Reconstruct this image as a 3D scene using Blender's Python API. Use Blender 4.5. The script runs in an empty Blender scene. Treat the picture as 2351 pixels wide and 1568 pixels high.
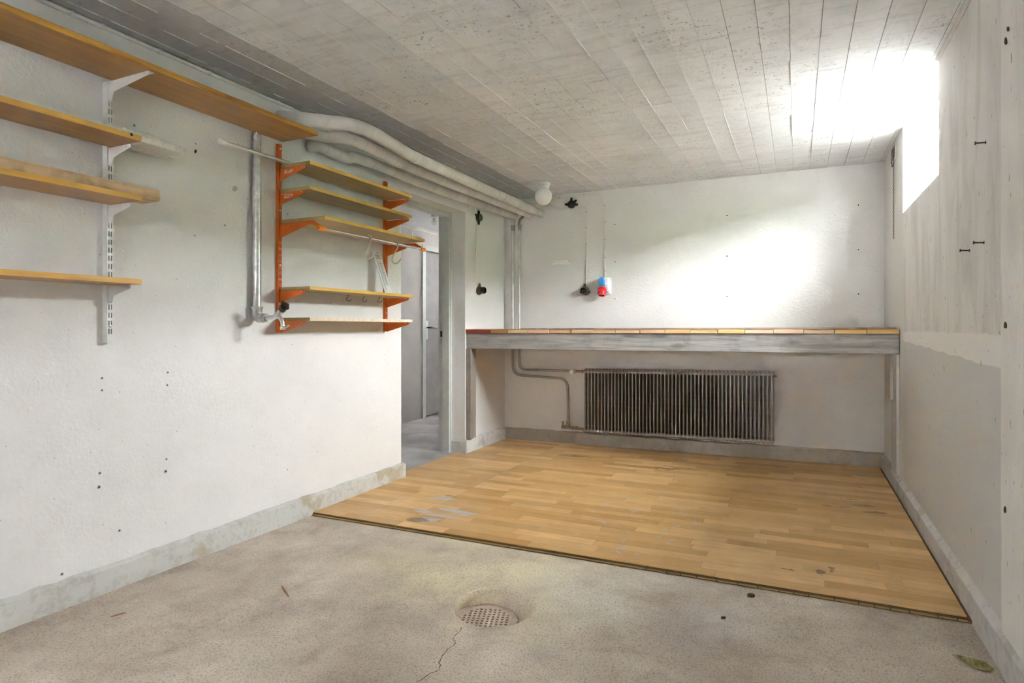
import bpy, bmesh, math, random
from mathutils import Vector, Matrix
random.seed(7)
SC = bpy.context.scene
COL = SC.collection

# ------------------------------------------------------------------ camera, world, light, exposure
F_PX, CX, CY, EYE = 1380.0, 1175.5, 752.0, 1.07      # focal length and principal point in photo pixels, eye height
YAW = math.atan((1830 - CX) / F_PX)
cam_d = bpy.data.cameras.new('camera')
cam_d.sensor_width = 36.0
cam_d.lens = F_PX / 2351 * 36.0
cam_d.shift_y = -(784 - CY) / 2351
cam_d.clip_start = 0.02
cam = bpy.data.objects.new('camera', cam_d)
cam.location = (0, 0, EYE)
cam.rotation_euler = (math.pi / 2, 0, YAW)
COL.objects.link(cam)
SC.camera = cam

SKY = 70.0
w = bpy.data.worlds.new('overcast_sky')
SC.world = w
w.use_nodes = True
w.node_tree.nodes['Background'].inputs[0].default_value = (0.95, 0.965, 1.0, 1)
w.node_tree.nodes['Background'].inputs[1].default_value = SKY

SC.view_settings.view_transform = 'Standard'
SC.view_settings.look = 'None'
SC.view_settings.gamma = 1.0
SC.view_settings.use_curve_mapping = False
SC.view_settings.exposure = 1.55
try:
    SC.cycles.max_bounces = 7
    SC.cycles.diffuse_bounces = 5
    SC.cycles.glossy_bounces = 3
    SC.cycles.caustics_reflective = False
    SC.cycles.caustics_refractive = False
    SC.cycles.use_adaptive_sampling = True
    SC.cycles.adaptive_threshold = 0.3
    SC.cycles.sample_clamp_indirect = 20.0
    SC.cycles.use_denoising = True
except Exception:
    pass

def portal(name, loc, rot, sx, sy):
    d = bpy.data.lights.new(name, 'AREA'); d.shape = 'RECTANGLE'; d.size = sx; d.size_y = sy
    d.cycles.is_portal = True
    o = bpy.data.objects.new(name, d); o.location = loc; o.rotation_euler = rot; COL.objects.link(o)
    return o

# ------------------------------------------------------------------ room dimensions (metres)
XL, XR, YB, YF, ZC = -2.55, 0.585, 5.21, -2.6, 2.30   # left wall, right wall, back wall, rear wall, ceiling
DY0, DY1, DZ = 3.533, 4.447, 2.052                    # doorway in the left wall
WY0, WY1, WZ0 = 3.32, 4.35, 1.77                      # window opening in the right wall
TILT = 0.0093
def zfl(x, y=3.0):                                    # the floor falls a little towards the left at the back
    return TILT * (x + 0.98) * max(0.0, min(1.0, (y - 1.0) / 1.6))
portal('rear_fill', (-0.95, YF - 0.04, 1.3375), (math.pi / 2, 0, math.pi), 2.5, 0.055)  # portal for the added fill slit in the unseen rear wall
portal('window_daylight', (0.80, (WY0 + WY1) / 2, (WZ0 + ZC) / 2), (0, math.pi / 2, 0), 0.5, 1.0)

# measured points: a photo pixel put on one of the room's planes
_FW = Vector((-math.sin(YAW), math.cos(YAW), 0)); _RT = Vector((math.cos(YAW), math.sin(YAW), 0))
def _ray(u, v): return _FW + _RT * ((u - CX) / F_PX) + Vector((0, 0, (CY - v) / F_PX))
_CP = Vector((0, 0, EYE))
def PX(u, v, x=XL): k = _ray(u, v); return _CP + k * (x / k.x)
def PY(u, v, y=YB): k = _ray(u, v); return _CP + k * (y / k.y)
def PZ(u, v, z=0.0): k = _ray(u, v); return _CP + k * ((z - EYE) / k.z)

# ------------------------------------------------------------------ materials
MAT = {}
class NB:
    def __init__(s, name):
        s.m = bpy.data.materials.new(name); s.m.use_nodes = True
        s.t = s.m.node_tree; s.b = s.t.nodes['Principled BSDF']; s.pos = None
        MAT[name] = s.m
    def n(s, typ, **kw):
        o = s.t.nodes.new(typ)
        for k, v in kw.items(): setattr(o, k, v)
        return o
    def l(s, a, b): s.t.links.new(a, b)
    def P(s):
        if not s.pos: s.pos = s.n('ShaderNodeNewGeometry').outputs['Position']
        return s.pos
    def O(s): return s.n('ShaderNodeTexCoord').outputs['Object']
    def sv(s, sock, v):
        if hasattr(v, 'is_linked') or hasattr(v, 'links'): s.l(v, sock)
        else: sock.default_value = v
    def scale(s, vec, sc):
        o = s.n('ShaderNodeMapping'); s.l(vec, o.inputs['Vector']); o.inputs['Scale'].default_value = sc
        return o.outputs[0]
    def noise(s, vec, scale, detail=4, rough=0.55, dist=0.0):
        o = s.n('ShaderNodeTexNoise'); s.l(vec, o.inputs['Vector'])
        o.inputs['Scale'].default_value = scale; o.inputs['Detail'].default_value = min(detail, 3.5)
        o.inputs['Roughness'].default_value = rough; o.inputs['Distortion'].default_value = dist
        return o.outputs[0]
    def ramp(s, f, a, b, c0=0.0, c1=1.0):
        o = s.n('ShaderNodeMapRange'); o.clamp = True; s.sv(o.inputs[0], f)
        for i, v in ((1, a), (2, b), (3, c0), (4, c1)): o.inputs[i].default_value = v
        return o.outputs[0]
    def math(s, op, a, b=0.0):
        o = s.n('ShaderNodeMath', operation=op); s.sv(o.inputs[0], a); s.sv(o.inputs[1], b)
        return o.outputs[0]
    def mix(s, f, a, b, mode='MIX'):
        o = s.n('ShaderNodeMix', data_type='RGBA', blend_type=mode); s.sv(o.inputs[0], f)
        for i, v in ((6, a), (7, b)):
            if isinstance(v, tuple): o.inputs[i].default_value = (*v, 1)
            else: s.l(v, o.inputs[i])
        return o.outputs[2]
    def sep(s, v):
        o = s.n('ShaderNodeSeparateXYZ'); s.l(v, o.inputs[0]); return o.outputs
    def col(s, c):
        if isinstance(c, tuple): s.b.inputs['Base Color'].default_value = (*c, 1)
        else: s.l(c, s.b.inputs['Base Color'])
    def set(s, rough=0.6, metal=0.0, spec=0.5):
        s.sv(s.b.inputs['Roughness'], rough); s.sv(s.b.inputs['Metallic'], metal)
        s.b.inputs['Specular IOR Level'].default_value = spec
    def bump(s, h, strength=0.3, dist=0.004):
        o = s.n('ShaderNodeBump'); s.l(h, o.inputs['Height']); o.inputs['Strength'].default_value = strength
        o.inputs['Distance'].default_value = dist; s.l(o.outputs[0], s.b.inputs['Normal'])
    def blob(s, cx, cy, rx, ry):                       # 1 in the middle of an ellipse on the floor, 0 outside
        q = s.sep(s.P())
        a = s.math('POWER', s.math('ABSOLUTE', s.math('DIVIDE', s.math('SUBTRACT', q[0], cx), rx)), 2.0)
        b = s.math('POWER', s.math('ABSOLUTE', s.math('DIVIDE', s.math('SUBTRACT', q[1], cy), ry)), 2.0)
        return s.ramp(s.math('ADD', a, b), 0.0, 1.0, 1.0, 0.0)

def plain(name, c, rough=0.6, metal=0.0, spec=0.5, var=0.06, scale=30):
    b = NB(name); f = b.noise(b.O(), scale)
    b.col(b.mix(b.ramp(f, 0.3, 0.7), tuple(x * (1 - var) for x in c), tuple(min(1, x * (1 + var)) for x in c)))
    b.set(rough, metal, spec)
    return b
def plaster(name, base, dirt=0.06, speck=0.76, bs=0.5):
    b = NB(name); P = b.P()
    big = b.ramp(b.noise(P, 1.7, 5), 0.35, 0.65)
    c = b.mix(big, tuple(x * (1 - dirt) for x in base), base)
    mid = b.ramp(b.noise(P, 9, 6, 0.7), 0.56, 0.8)
    c = b.mix(b.math('MULTIPLY', mid, 0.18), c, tuple(x * 0.72 for x in base))
    sp = b.ramp(b.noise(P, 70, 2, 0.4), speck, speck + 0.03)
    c = b.mix(b.math('MULTIPLY', sp, 0.55), c, (0.18, 0.16, 0.14))
    b.col(c); b.set(0.85, 0, 0.25)
    b.bump(b.noise(P, 60, 2.5, 0.6), bs, 0.007)
    return b
plaster('white_plaster', (0.80, 0.793, 0.783))
plaster('back_plaster', (0.76, 0.748, 0.732), 0.07)
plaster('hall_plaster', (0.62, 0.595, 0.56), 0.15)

def right_plaster():
    b = NB('patched_plaster'); P = b.P(); q = b.sep(P)
    wob = b.math('SUBTRACT', b.noise(P, 5, 5), 0.5)
    z = b.math('ADD', q[2], b.math('MULTIPLY', wob, 0.03))
    y = b.math('ADD', q[1], b.math('MULTIPLY', wob, 0.05))
    white = (0.87, 0.86, 0.845); grey = (0.67, 0.665, 0.66); upper = (0.80, 0.79, 0.775)
    st = b.ramp(b.noise(b.scale(P, (2.6, 2.6, 0.7)), 2.0, 7, 0.68, 0.7), 0.44, 0.68)      # vertical worn streaks
    up = b.mix(b.math('MULTIPLY', st, 0.45), upper, (0.47, 0.45, 0.42))
    zlow = b.math('SUBTRACT', 0.985, b.math('MULTIPLY', b.math('SUBTRACT', 4.3, q[1]), 0.026))
    low = b.ramp(b.math('SUBTRACT', z, zlow), 0.0, 0.006, 1.0, 0.0)
    top = b.ramp(z, 1.045, 1.051)
    near = b.ramp(y, 2.34, 2.355)                       # newer white coat on the near part
    far = b.ramp(y, 4.28, 4.40)
    c = b.mix(top, white, up)
    c = b.mix(low, c, grey)
    c = b.mix(far, c, (0.74, 0.725, 0.70))
    nearc = b.mix(b.math('MULTIPLY', st, 0.22), white, (0.52, 0.50, 0.47))
    c = b.mix(near, nearc, c)
    sp = b.ramp(b.noise(b.scale(P, (1, 1, 0.5)), 46, 2, 0.5), 0.70, 0.73)
    c = b.mix(b.math('MULTIPLY', sp, 0.6), c, (0.2, 0.19, 0.17))
    b.col(c); b.set(0.85, 0, 0.25)
    b.bump(b.noise(P, 55, 2.5, 0.6), 0.3, 0.007)
right_plaster()

def ceiling_mat():
    b = NB('formwork_concrete'); P = b.P()
    big = b.ramp(b.noise(P, 1.3, 5, 0.6), 0.36, 0.64)
    c = b.mix(big, (0.765, 0.778, 0.79), (0.87, 0.882, 0.895))
    st = b.ramp(b.noise(b.scale(P, (1.2, 7, 1)), 3.2, 6, 0.7), 0.50, 0.72)
    c = b.mix(b.math('MULTIPLY', st, 0.38), c, (0.46, 0.455, 0.45))
    area = b.ramp(b.noise(P, 2.1, 4, 0.6), 0.42, 0.62)
    sp = b.ramp(b.noise(P, 62, 3, 0.55), 0.62, 0.67)
    c = b.mix(b.math('MULTIPLY', b.math('MULTIPLY', sp, area), 0.6), c, (0.16, 0.155, 0.15))
    wv = b.n('ShaderNodeTexWave', wave_type='RINGS', rings_direction='Z')
    b.l(b.scale(b.O(), (9, 1.1, 1)), wv.inputs[0]); wv.inputs['Scale'].default_value = 2.4
    wv.inputs['Distortion'].default_value = 7; wv.inputs['Detail'].default_value = 2
    c = b.mix(0.08, c, wv.outputs[0], 'OVERLAY')
    oi = b.n('ShaderNodeObjectInfo')
    c = b.mix(1.0, c, oi.outputs['Color'], 'MULTIPLY')
    b.col(c); b.set(0.9, 0, 0.2)
    b.bump(b.noise(P, 90, 2, 0.6), 0.35, 0.004)
ceiling_mat()

def floor_mat():
    b = NB('floor_concrete'); P = b.P()
    big = b.ramp(b.noise(P, 1.5, 6, 0.62), 0.36, 0.66)
    c = b.mix(big, (0.43, 0.36, 0.295), (0.76, 0.665, 0.555))
    m2 = b.ramp(b.noise(P, 4.5, 6, 0.7, 0.6), 0.5, 0.78)
    c = b.mix(b.math('MULTIPLY', m2, 0.6), c, (0.27, 0.215, 0.175))
    ye = b.math('MULTIPLY', b.blob(-1.15, 2.35, 0.85, 0.6), b.ramp(b.noise(P, 3, 4), 0.3, 0.6))
    c = b.mix(b.math('MULTIPLY', ye, 0.55), c, (0.80, 0.70, 0.40))
    bl = b.math('MULTIPLY', b.blob(-0.55, 2.35, 0.55, 0.40), b.ramp(b.noise(P, 3, 4), 0.3, 0.6))
    c = b.mix(b.math('MULTIPLY', bl, 0.5), c, (0.72, 0.69, 0.72))
    sp = b.ramp(b.noise(b.scale(P, (1.0, 0.7, 1)), 190, 4, 0.75, 0.6), 0.50, 0.64)
    c = b.mix(b.math('MULTIPLY', sp, 0.62), c, (0.14, 0.11, 0.09))
    lt = b.ramp(b.noise(P, 105, 3, 0.6), 0.56, 0.72)
    c = b.mix(b.math('MULTIPLY', lt, 0.35), c, (0.74, 0.68, 0.60))
    b.col(c); b.set(0.8, 0, 0.3)
    b.bump(b.noise(P, 150, 2, 0.7), 0.4, 0.004)
floor_mat()
def hall_floor():
    b = NB('hall_floor_concrete'); P = b.P()
    c = b.mix(b.ramp(b.noise(P, 2.6, 6, 0.6), 0.35, 0.65), (0.30, 0.285, 0.28), (0.52, 0.50, 0.50))
    b.col(c); b.set(0.55, 0, 0.4); b.bump(b.noise(P, 90, 4), 0.25, 0.004)
hall_floor()

def parquet():
    b = NB('oak_parquet'); P = b.P()
    oi = b.n('ShaderNodeObjectInfo'); r = oi.outputs['Random']
    c = b.mix(b.ramp(r, 0.0, 1.0), (0.53, 0.305, 0.105), (0.86, 0.565, 0.265))
    off = b.n('ShaderNodeCombineXYZ'); b.l(b.math('MULTIPLY', r, 37.0), off.inputs[1]); b.l(b.math('MULTIPLY', r, 91.0), off.inputs[0])
    va = b.n('ShaderNodeVectorMath', operation='ADD'); b.l(P, va.inputs[0]); b.l(off.outputs[0], va.inputs[1])
    g = b.noise(b.scale(va.outputs[0], (2.2, 34, 1)), 3.0, 6, 0.65, 0.4)
    c = b.mix(b.ramp(g, 0.36, 0.70, 0.0, 0.5), c, (0.42, 0.225, 0.075))
    pore = b.ramp(b.noise(b.scale(va.outputs[0], (12, 260, 1)), 3.0, 3, 0.6), 0.62, 0.75)
    c = b.mix(b.math('MULTIPLY', pore, 0.35), c, (0.25, 0.12, 0.04))
    dirt = b.ramp(b.noise(P, 2.2, 6, 0.65), 0.50, 0.78)
    c = b.mix(b.math('MULTIPLY', dirt, 0.32), c, (0.30, 0.20, 0.12))
    # dried pale-blue paint by the front seam, and a few flecks further in
    nz = b.noise(b.scale(P, (1.0, 1.6, 1)), 13, 5, 0.6, 0.8)
    for (u, v, rx, ry, k) in ((1050, 1171, .16, .030, .2), (1020, 1182, .12, .022, .25), (1065, 1179, .035, .018, .2), (965, 1170, .09, .035, .45), (985, 1190, .11, .05, .55), (1010, 1140, .16, .05, .62)):
        q = PZ(u, v, .02); pm = b.math('ADD', b.blob(q.x, q.y, rx, ry), b.math('MULTIPLY', b.math('SUBTRACT', nz, 0.5), 2.2))
        pm = b.math('MULTIPLY', b.ramp(pm, k + .08, k + .16), b.ramp(b.blob(q.x, q.y, rx, ry), 0.0, 0.05))
        c = b.mix(b.math('MULTIPLY', pm, 0.85), c, (0.50, 0.52, 0.60))
    p2 = b.math('MULTIPLY', b.blob(-0.72, 3.25, 0.40, 0.75), b.ramp(b.noise(P, 19, 4, 0.6), 0.63, 0.66))
    c = b.mix(b.ramp(p2, 0.1, 0.2, 0.0, 0.6), c, (0.52, 0.54, 0.60))
    # dark scorch marks and a black smear
    nd = b.noise(b.scale(P, (1, 2.3, 1)), 11, 5, 0.65, 0.5)
    for (u, v, rx, ry, k) in ((1922, 1168, .13, .035, .42), (1985, 1166, .10, .035, .5), (2008, 1182, .09, .05, .55), (1960, 1152, .18, .03, .66), (1330, 1046, .16, .07, .55), (1290, 1043, .12, .05, .6), (1530, 1075, .14, .14, .66),
                              (1812, 1311, .05, .02, .45), (1882, 1318, .03, .05, .55), (1909, 1312, .02, .06, .5), (960, 1190, .12, .10, .7), (1040, 1136, .10, .05, .65)):
        q = PZ(u, v, .02); dm = b.math('ADD', b.blob(q.x, q.y, rx, ry), b.math('MULTIPLY', b.math('SUBTRACT', nd, 0.5), 3.0))
        dm = b.math('MULTIPLY', b.ramp(dm, k + .1, k + .3), b.ramp(b.blob(q.x, q.y, rx, ry), 0.0, 0.15))
        c = b.mix(b.math('MULTIPLY', dm, 0.72), c, (0.12, 0.08, 0.05))
    b.col(c)
    b.set(b.ramp(b.noise(P, 6, 4), 0.3, 0.7, 0.30, 0.50), 0, 0.45)
parquet()
def skirting(name, base, raw, bias):
    b = NB(name); P = b.P(); q = b.sep(P)
    m = b.ramp(b.math('ADD', b.noise(P, 3.0, 6, 0.65), bias), 0.50, 0.56)
    c = b.mix(m, base, raw)
    c = b.mix(b.math('MULTIPLY', b.ramp(b.noise(P, 22, 5, 0.7), 0.48, 0.7), 0.4), c, tuple(x * 0.62 for x in raw))
    b.col(c); b.set(0.85, 0, 0.25); b.bump(b.noise(P, 70, 4, 0.65), 0.4, 0.006)
skirting('skirting_left', (0.60, 0.60, 0.57), (0.48, 0.43, 0.33), -0.02)
skirting('skirting_back', (0.40, 0.36, 0.30), (0.46, 0.42, 0.36), 0.0)
skirting('skirting_right', (0.62, 0.60, 0.585), (0.50, 0.485, 0.47), -0.03)
skirting('skirting_white', (0.70, 0.69, 0.67), (0.52, 0.50, 0.47), -0.06)

def wood(name, light, dark, axis=1, rough=0.45, knots=0.0, stain=0.0):
    b = NB(name); O = b.O()
    sc = [22, 22, 22]; sc[axis] = 1.3
    oi = b.n('ShaderNodeObjectInfo')
    va = b.n('ShaderNodeVectorMath', operation='ADD'); b.l(O, va.inputs[0])
    cv = b.n('ShaderNodeCombineXYZ'); b.l(b.math('MULTIPLY', oi.outputs['Random'], 13.0), cv.inputs[(axis + 1) % 3]); b.l(cv.outputs[0], va.inputs[1])
    g = b.noise(b.scale(va.outputs[0], tuple(sc)), 2.0, 6, 0.6, 0.6)
    c = b.mix(b.ramp(g, 0.32, 0.68), light, dark)
    if stain:
        c = b.mix(b.math('MULTIPLY', b.ramp(b.noise(va.outputs[0], 6, 5, 0.7), 0.52, 0.72), stain), c, tuple(x * 0.3 for x in dark))
    if knots:
        vo = b.n('ShaderNodeTexVoronoi'); b.l(b.scale(va.outputs[0], tuple(3.2 if i == axis else 9 for i in range(3))), vo.inputs['Vector'])
        vo.inputs['Scale'].default_value = 1.0
        c = b.mix(b.ramp(vo.outputs['Distance'], 0.10, 0.22, knots, 0.0), c, tuple(x * 0.35 for x in dark))
    c = b.mix(1.0, c, oi.outputs['Color'], 'MULTIPLY')
    b.col(c); b.set(rough, 0, 0.4); b.bump(g, 0.12, 0.002)
wood('brown_laminate', (0.47, 0.25, 0.085), (0.36, 0.18, 0.055), 1, 0.4)
wood('brown_edge', (0.58, 0.30, 0.05), (0.24, 0.10, 0.02), 1, 0.4)
wood('pine_edge', (0.72, 0.42, 0.09), (0.58, 0.31, 0.055), 1, 0.42)
wood('yellow_shelf', (0.56, 0.42, 0.22), (0.45, 0.32, 0.15), 1, 0.5)
wood('yellow_edge', (0.70, 0.44, 0.08), (0.58, 0.34, 0.05), 1, 0.45)
wood('shelf_end', (0.40, 0.29, 0.10), (0.30, 0.20, 0.07), 0, 0.6)
wood('raw_timber', (0.74, 0.54, 0.33), (0.58, 0.38, 0.20), 1, 0.7, 0.4, 0.6)
wood('grey_timber', (0.48, 0.465, 0.45), (0.26, 0.25, 0.24), 0, 0.75, 0.5, 0.35)
wood('post_timber', (0.36, 0.31, 0.27), (0.22, 0.19, 0.165), 2, 0.75, 0.3, 0.4)
wood('end_grain', (0.84, 0.73, 0.58), (0.70, 0.55, 0.38), 0, 0.8, 0.0, 0.25)
wood('chipboard', (0.46, 0.33, 0.23), (0.26, 0.17, 0.11), 0, 0.85, 0.0, 0.6)
wood('parquet_core', (0.16, 0.085, 0.03), (0.06, 0.03, 0.012), 0, 0.7, 0.0, 0.5)
plain('white_enamel', (0.74, 0.73, 0.71), 0.4)
plain('white_gloss', (0.80, 0.80, 0.78), 0.3)
plain('white_paint_wood', (0.78, 0.765, 0.74), 0.55, var=0.1, scale=60)
plain('orange_enamel', (0.60, 0.12, 0.008), 0.42, var=0.1)
plain('orange_plastic', (0.90, 0.27, 0.015), 0.4)
plain('grey_green_paint', (0.56, 0.58, 0.555), 0.5)
plain('grey_door_paint', (0.34, 0.335, 0.32), 0.8, 0, 0.2, var=0.08, scale=8)
plain('grey_board_paint', (0.58, 0.57, 0.55), 0.6)
plain('light_cable', (0.76, 0.74, 0.685), 0.5)
plain('black_bakelite', (0.018, 0.014, 0.011), 0.22)
plain('brown_bakelite', (0.05, 0.035, 0.02), 0.35)
plain('dark_steel', (0.06, 0.05, 0.045), 0.5, 0.6)
plain('galvanised', (0.52, 0.52, 0.51), 0.38, 0.85, var=0.22, scale=40)
plain('chrome', (0.80, 0.80, 0.80), 0.16, 1.0, var=0.03)
plain('chrome_matte', (0.70, 0.70, 0.70), 0.3, 0.9, var=0.05)
plain('zinc_pipe', (0.58, 0.57, 0.55), 0.42, 0.45, var=0.10, scale=14)
plain('old_pipe', (0.33, 0.30, 0.27), 0.42, 0.35, var=0.15, scale=30)
plain('brass_fitting', (0.34, 0.25, 0.14), 0.45, 0.6, var=0.3, scale=80)
plain('radiator_metal', (0.34, 0.325, 0.31), 0.30, 0.35, var=0.18, scale=40)
plain('beige_hook', (0.56, 0.51, 0.41), 0.45)
plain('tape', (0.66, 0.50, 0.38), 0.7, var=0.1, scale=200)
plain('white_tape', (0.72, 0.66, 0.60), 0.7, var=0.1, scale=200)
plain('ink', (0.03, 0.025, 0.025), 0.7)
plain('thermo_white', (0.80, 0.80, 0.78), 0.4)
plain('thermo_grey', (0.52, 0.53, 0.52), 0.4)
plain('blue_plastic', (0.06, 0.33, 0.72), 0.35)
plain('plug_blue', (0.03, 0.06, 0.30), 0.5)
plain('red_plastic', (0.70, 0.02, 0.03), 0.3)
plain('white_plastic', (0.82, 0.82, 0.82), 0.3)
plain('dark_hole', (0.03, 0.028, 0.025), 0.9)
plain('filler', (0.50, 0.49, 0.47), 0.9, var=0.2, scale=90)
plain('bare_patch', (0.84, 0.81, 0.75), 0.9)
plain('drain_metal', (0.56, 0.45, 0.36), 0.6, 0.1, var=0.22, scale=60)
plain('debris_brown', (0.30, 0.15, 0.06), 0.8)
plain('debris_dark', (0.06, 0.05, 0.04), 0.9)
plain('lawn', (0.168, 0.166, 0.155), 0.9, 0, 0.1, var=0.25, scale=8)
plain('added_hedge_green', (0.09, 0.14, 0.06), 0.9, 0, 0.1, var=0.4, scale=14)
plain('globe_glass', (0.82, 0.82, 0.80), 0.12, 0, 0.6, var=0.01)
def insul():
    b = NB('pipe_insulation'); P = b.P()
    c = b.mix(b.ramp(b.noise(P, 4, 6, 0.65), 0.40, 0.72), (0.78, 0.765, 0.74), (0.58, 0.56, 0.53))
    wv = b.n('ShaderNodeTexWave', bands_direction='Y'); b.l(P, wv.inputs[0]); wv.inputs['Scale'].default_value = 3.2
    wv.inputs['Distortion'].default_value = 3.0; wv.inputs['Detail'].default_value = 3
    c = b.mix(b.ramp(wv.outputs[1], 0.92, 1.0, 0.0, 0.16), c, (0.42, 0.40, 0.37))
    b.col(c); b.set(0.8, 0, 0.25)
    b.bump(b.math('ADD', b.noise(P, 40, 4), b.math('MULTIPLY', wv.outputs[1], 0.25)), 0.25, 0.006)
insul()
def wool():
    b = NB('mineral_wool'); O = b.O()
    c = b.mix(b.ramp(b.noise(O, 60, 5, 0.7), 0.35, 0.65), (0.40, 0.36, 0.17), (0.16, 0.13, 0.05))
    b.col(c); b.set(0.95, 0, 0.1); b.bump(b.noise(O, 190, 4), 0.8, 0.006)
wool()
def glass(name, tint):
    b = NB(name); t = b.t
    tr = b.n('ShaderNodeBsdfTransparent'); tr.inputs[0].default_value = (*tint, 1)
    gl = b.n('ShaderNodeBsdfGlossy'); gl.inputs['Roughness'].default_value = 0.03
    mx = b.n('ShaderNodeMixShader'); mx.inputs[0].default_value = 0.08
    b.l(tr.outputs[0], mx.inputs[1]); b.l(gl.outputs[0], mx.inputs[2])
    out = [x for x in t.nodes if x.type == 'OUTPUT_MATERIAL'][0]
    b.l(mx.outputs[0], out.inputs[0])
glass('window_glass', (0.97, 0.99, 0.98)); glass('bulb_glass', (0.9, 0.9, 0.88))

# ------------------------------------------------------------------ building helpers
def wpos(o):
    p = Vector(o.location)
    while o.parent: o = o.parent; p += Vector(o.location)
    return p
def obj(name, bm, mat, parent=None, smooth=False, color=None):
    bmesh.ops.recalc_face_normals(bm, faces=bm.faces[:])
    me = bpy.data.meshes.new(name)
    xs = [v.co for v in bm.verts]
    c = Vector([(min(p[i] for p in xs) + max(p[i] for p in xs)) / 2 for i in range(3)])
    bmesh.ops.translate(bm, vec=-c, verts=bm.verts[:])
    if smooth:
        for f in bm.faces: f.smooth = True
    bm.to_mesh(me); bm.free()
    if smooth:
        try: me.set_sharp_from_angle(angle=math.radians(38))
        except Exception: pass
    mats = mat if isinstance(mat, (list, tuple)) else [mat]
    for m in mats: me.materials.append(MAT[m])
    o = bpy.data.objects.new(name, me)
    COL.objects.link(o)
    o.location = c
    if parent:
        o.parent = parent; o.location = c - wpos(parent)
    if color: o.color = (*color, 1)
    return o
def tag(o, label, cat, group=None):
    o['label'] = label; o['category'] = cat
    if group: o['group'] = group
    return o
def struct(o, label=None):
    o['kind'] = 'structure'
    if label: o['label'] = label
    return o
def thing(name, label, cat, loc, group=None):
    o = bpy.data.objects.new(name, None); COL.objects.link(o); o.location = loc; o.empty_display_size = 0.05
    return tag(o, label, cat, group)
def B(): return bmesh.new()
def box(bm, lo, hi, mi=0):
    lo, hi = Vector(lo), Vector(hi)
    vs = [bm.verts.new((x, y, z)) for z in (lo.z, hi.z) for y in (lo.y, hi.y) for x in (lo.x, hi.x)]
    fs = []
    for q in ((0, 2, 3, 1), (4, 5, 7, 6), (0, 1, 5, 4), (2, 6, 7, 3), (0, 4, 6, 2), (1, 3, 7, 5)):
        f = bm.faces.new([vs[i] for i in q]); f.material_index = mi; fs.append(f)
    return vs
def bbox(lo, hi, bev=0.0):
    bm = B(); box(bm, lo, hi)
    if bev: bmesh.ops.bevel(bm, geom=bm.edges[:], offset=bev, segments=2, affect='EDGES', profile=0.6)
    return bm
def frame_of(d):
    d = d.normalized(); a = Vector((0, 0, 1)) if abs(d.z) < 0.9 else Vector((1, 0, 0))
    u = d.cross(a).normalized(); return u, u.cross(d).normalized()
def tube(bm, pts, r, seg=10, cap=True):
    pts = [Vector(p) for p in pts]; n = len(pts)
    rs = r if isinstance(r, (list, tuple)) else [r] * n
    rings = []; u = None
    for i, p in enumerate(pts):
        d = (pts[min(i + 1, n - 1)] - pts[max(i - 1, 0)]).normalized()
        if u is None: u, _ = frame_of(d)
        u = (u - d * u.dot(d)).normalized(); w_ = d.cross(u)
        rings.append([bm.verts.new(p + (u * math.cos(2 * math.pi * k / seg) + w_ * math.sin(2 * math.pi * k / seg)) * rs[i]) for k in range(seg)])
    for a, b in zip(rings, rings[1:]):
        for k in range(seg): bm.faces.new((a[k], a[(k + 1) % seg], b[(k + 1) % seg], b[k]))
    if cap:
        bm.faces.new(rings[0][::-1]); bm.faces.new(rings[-1])
    return bm
def curve(pts, n=8):                                   # smooth path through points
    P = [Vector(p) for p in pts]; out = []
    for i in range(len(P) - 1):
        a, b, c, d = P[max(i - 1, 0)], P[i], P[i + 1], P[min(i + 2, len(P) - 1)]
        for k in range(n):
            t = k / n
            out.append(0.5 * ((2 * b) + (c - a) * t + (2 * a - 5 * b + 4 * c - d) * t * t + (3 * b - a - 3 * c + d) * t ** 3))
    return out + [P[-1]]
def bends(pts, r=0.05, n=6):                           # straight runs with rounded corners
    P = [Vector(p) for p in pts]; out = [P[0]]
    for i in range(1, len(P) - 1):
        a, b, c = P[i - 1], P[i], P[i + 1]
        q = min(r, (a - b).length / 2, (c - b).length / 2)
        s, e = b + (a - b).normalized() * q, b + (c - b).normalized() * q
        for k in range(n + 1):
            t = k / n; out.append(s * (1 - t) ** 2 + b * 2 * t * (1 - t) + e * t * t)
    return out + [P[-1]]
def lathe(bm, prof, org, axis=(0, 0, 1), seg=16):      # profile of (radius, height) about an axis
    org, ax = Vector(org), Vector(axis).normalized(); u, v = frame_of(ax); rings = []
    for r, h in prof:
        if r < 1e-6: rings.append([bm.verts.new(org + ax * h)])
        else: rings.append([bm.verts.new(org + ax * h + (u * math.cos(2 * math.pi * k / seg) + v * math.sin(2 * math.pi * k / seg)) * r) for k in range(seg)])
    for a, b in zip(rings, rings[1:]):
        for k in range(seg):
            j = (k + 1) % seg
            if len(a) == 1 and len(b) == 1: continue
            if len(a) == 1: bm.faces.new((a[0], b[k], b[j]))
            elif len(b) == 1: bm.faces.new((a[k], a[j], b[0]))
            else: bm.faces.new((a[k], a[j], b[j], b[k]))
    return bm
def prism(bm, poly, vec):                              # a flat outline pushed along a vector
    a = [bm.verts.new(p) for p in poly]; b = [bm.verts.new(Vector(p) + Vector(vec)) for p in poly]
    bm.faces.new(a); bm.faces.new(b[::-1]); n = len(a)
    for k in range(n): bm.faces.new((a[k], b[k], b[(k + 1) % n], a[(k + 1) % n]))
    return bm
def copy_of(src, parent=None, loc=None):
    c = src.copy(); COL.objects.link(c); c.parent = parent
    if loc is not None: c.location = loc
    return c
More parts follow.
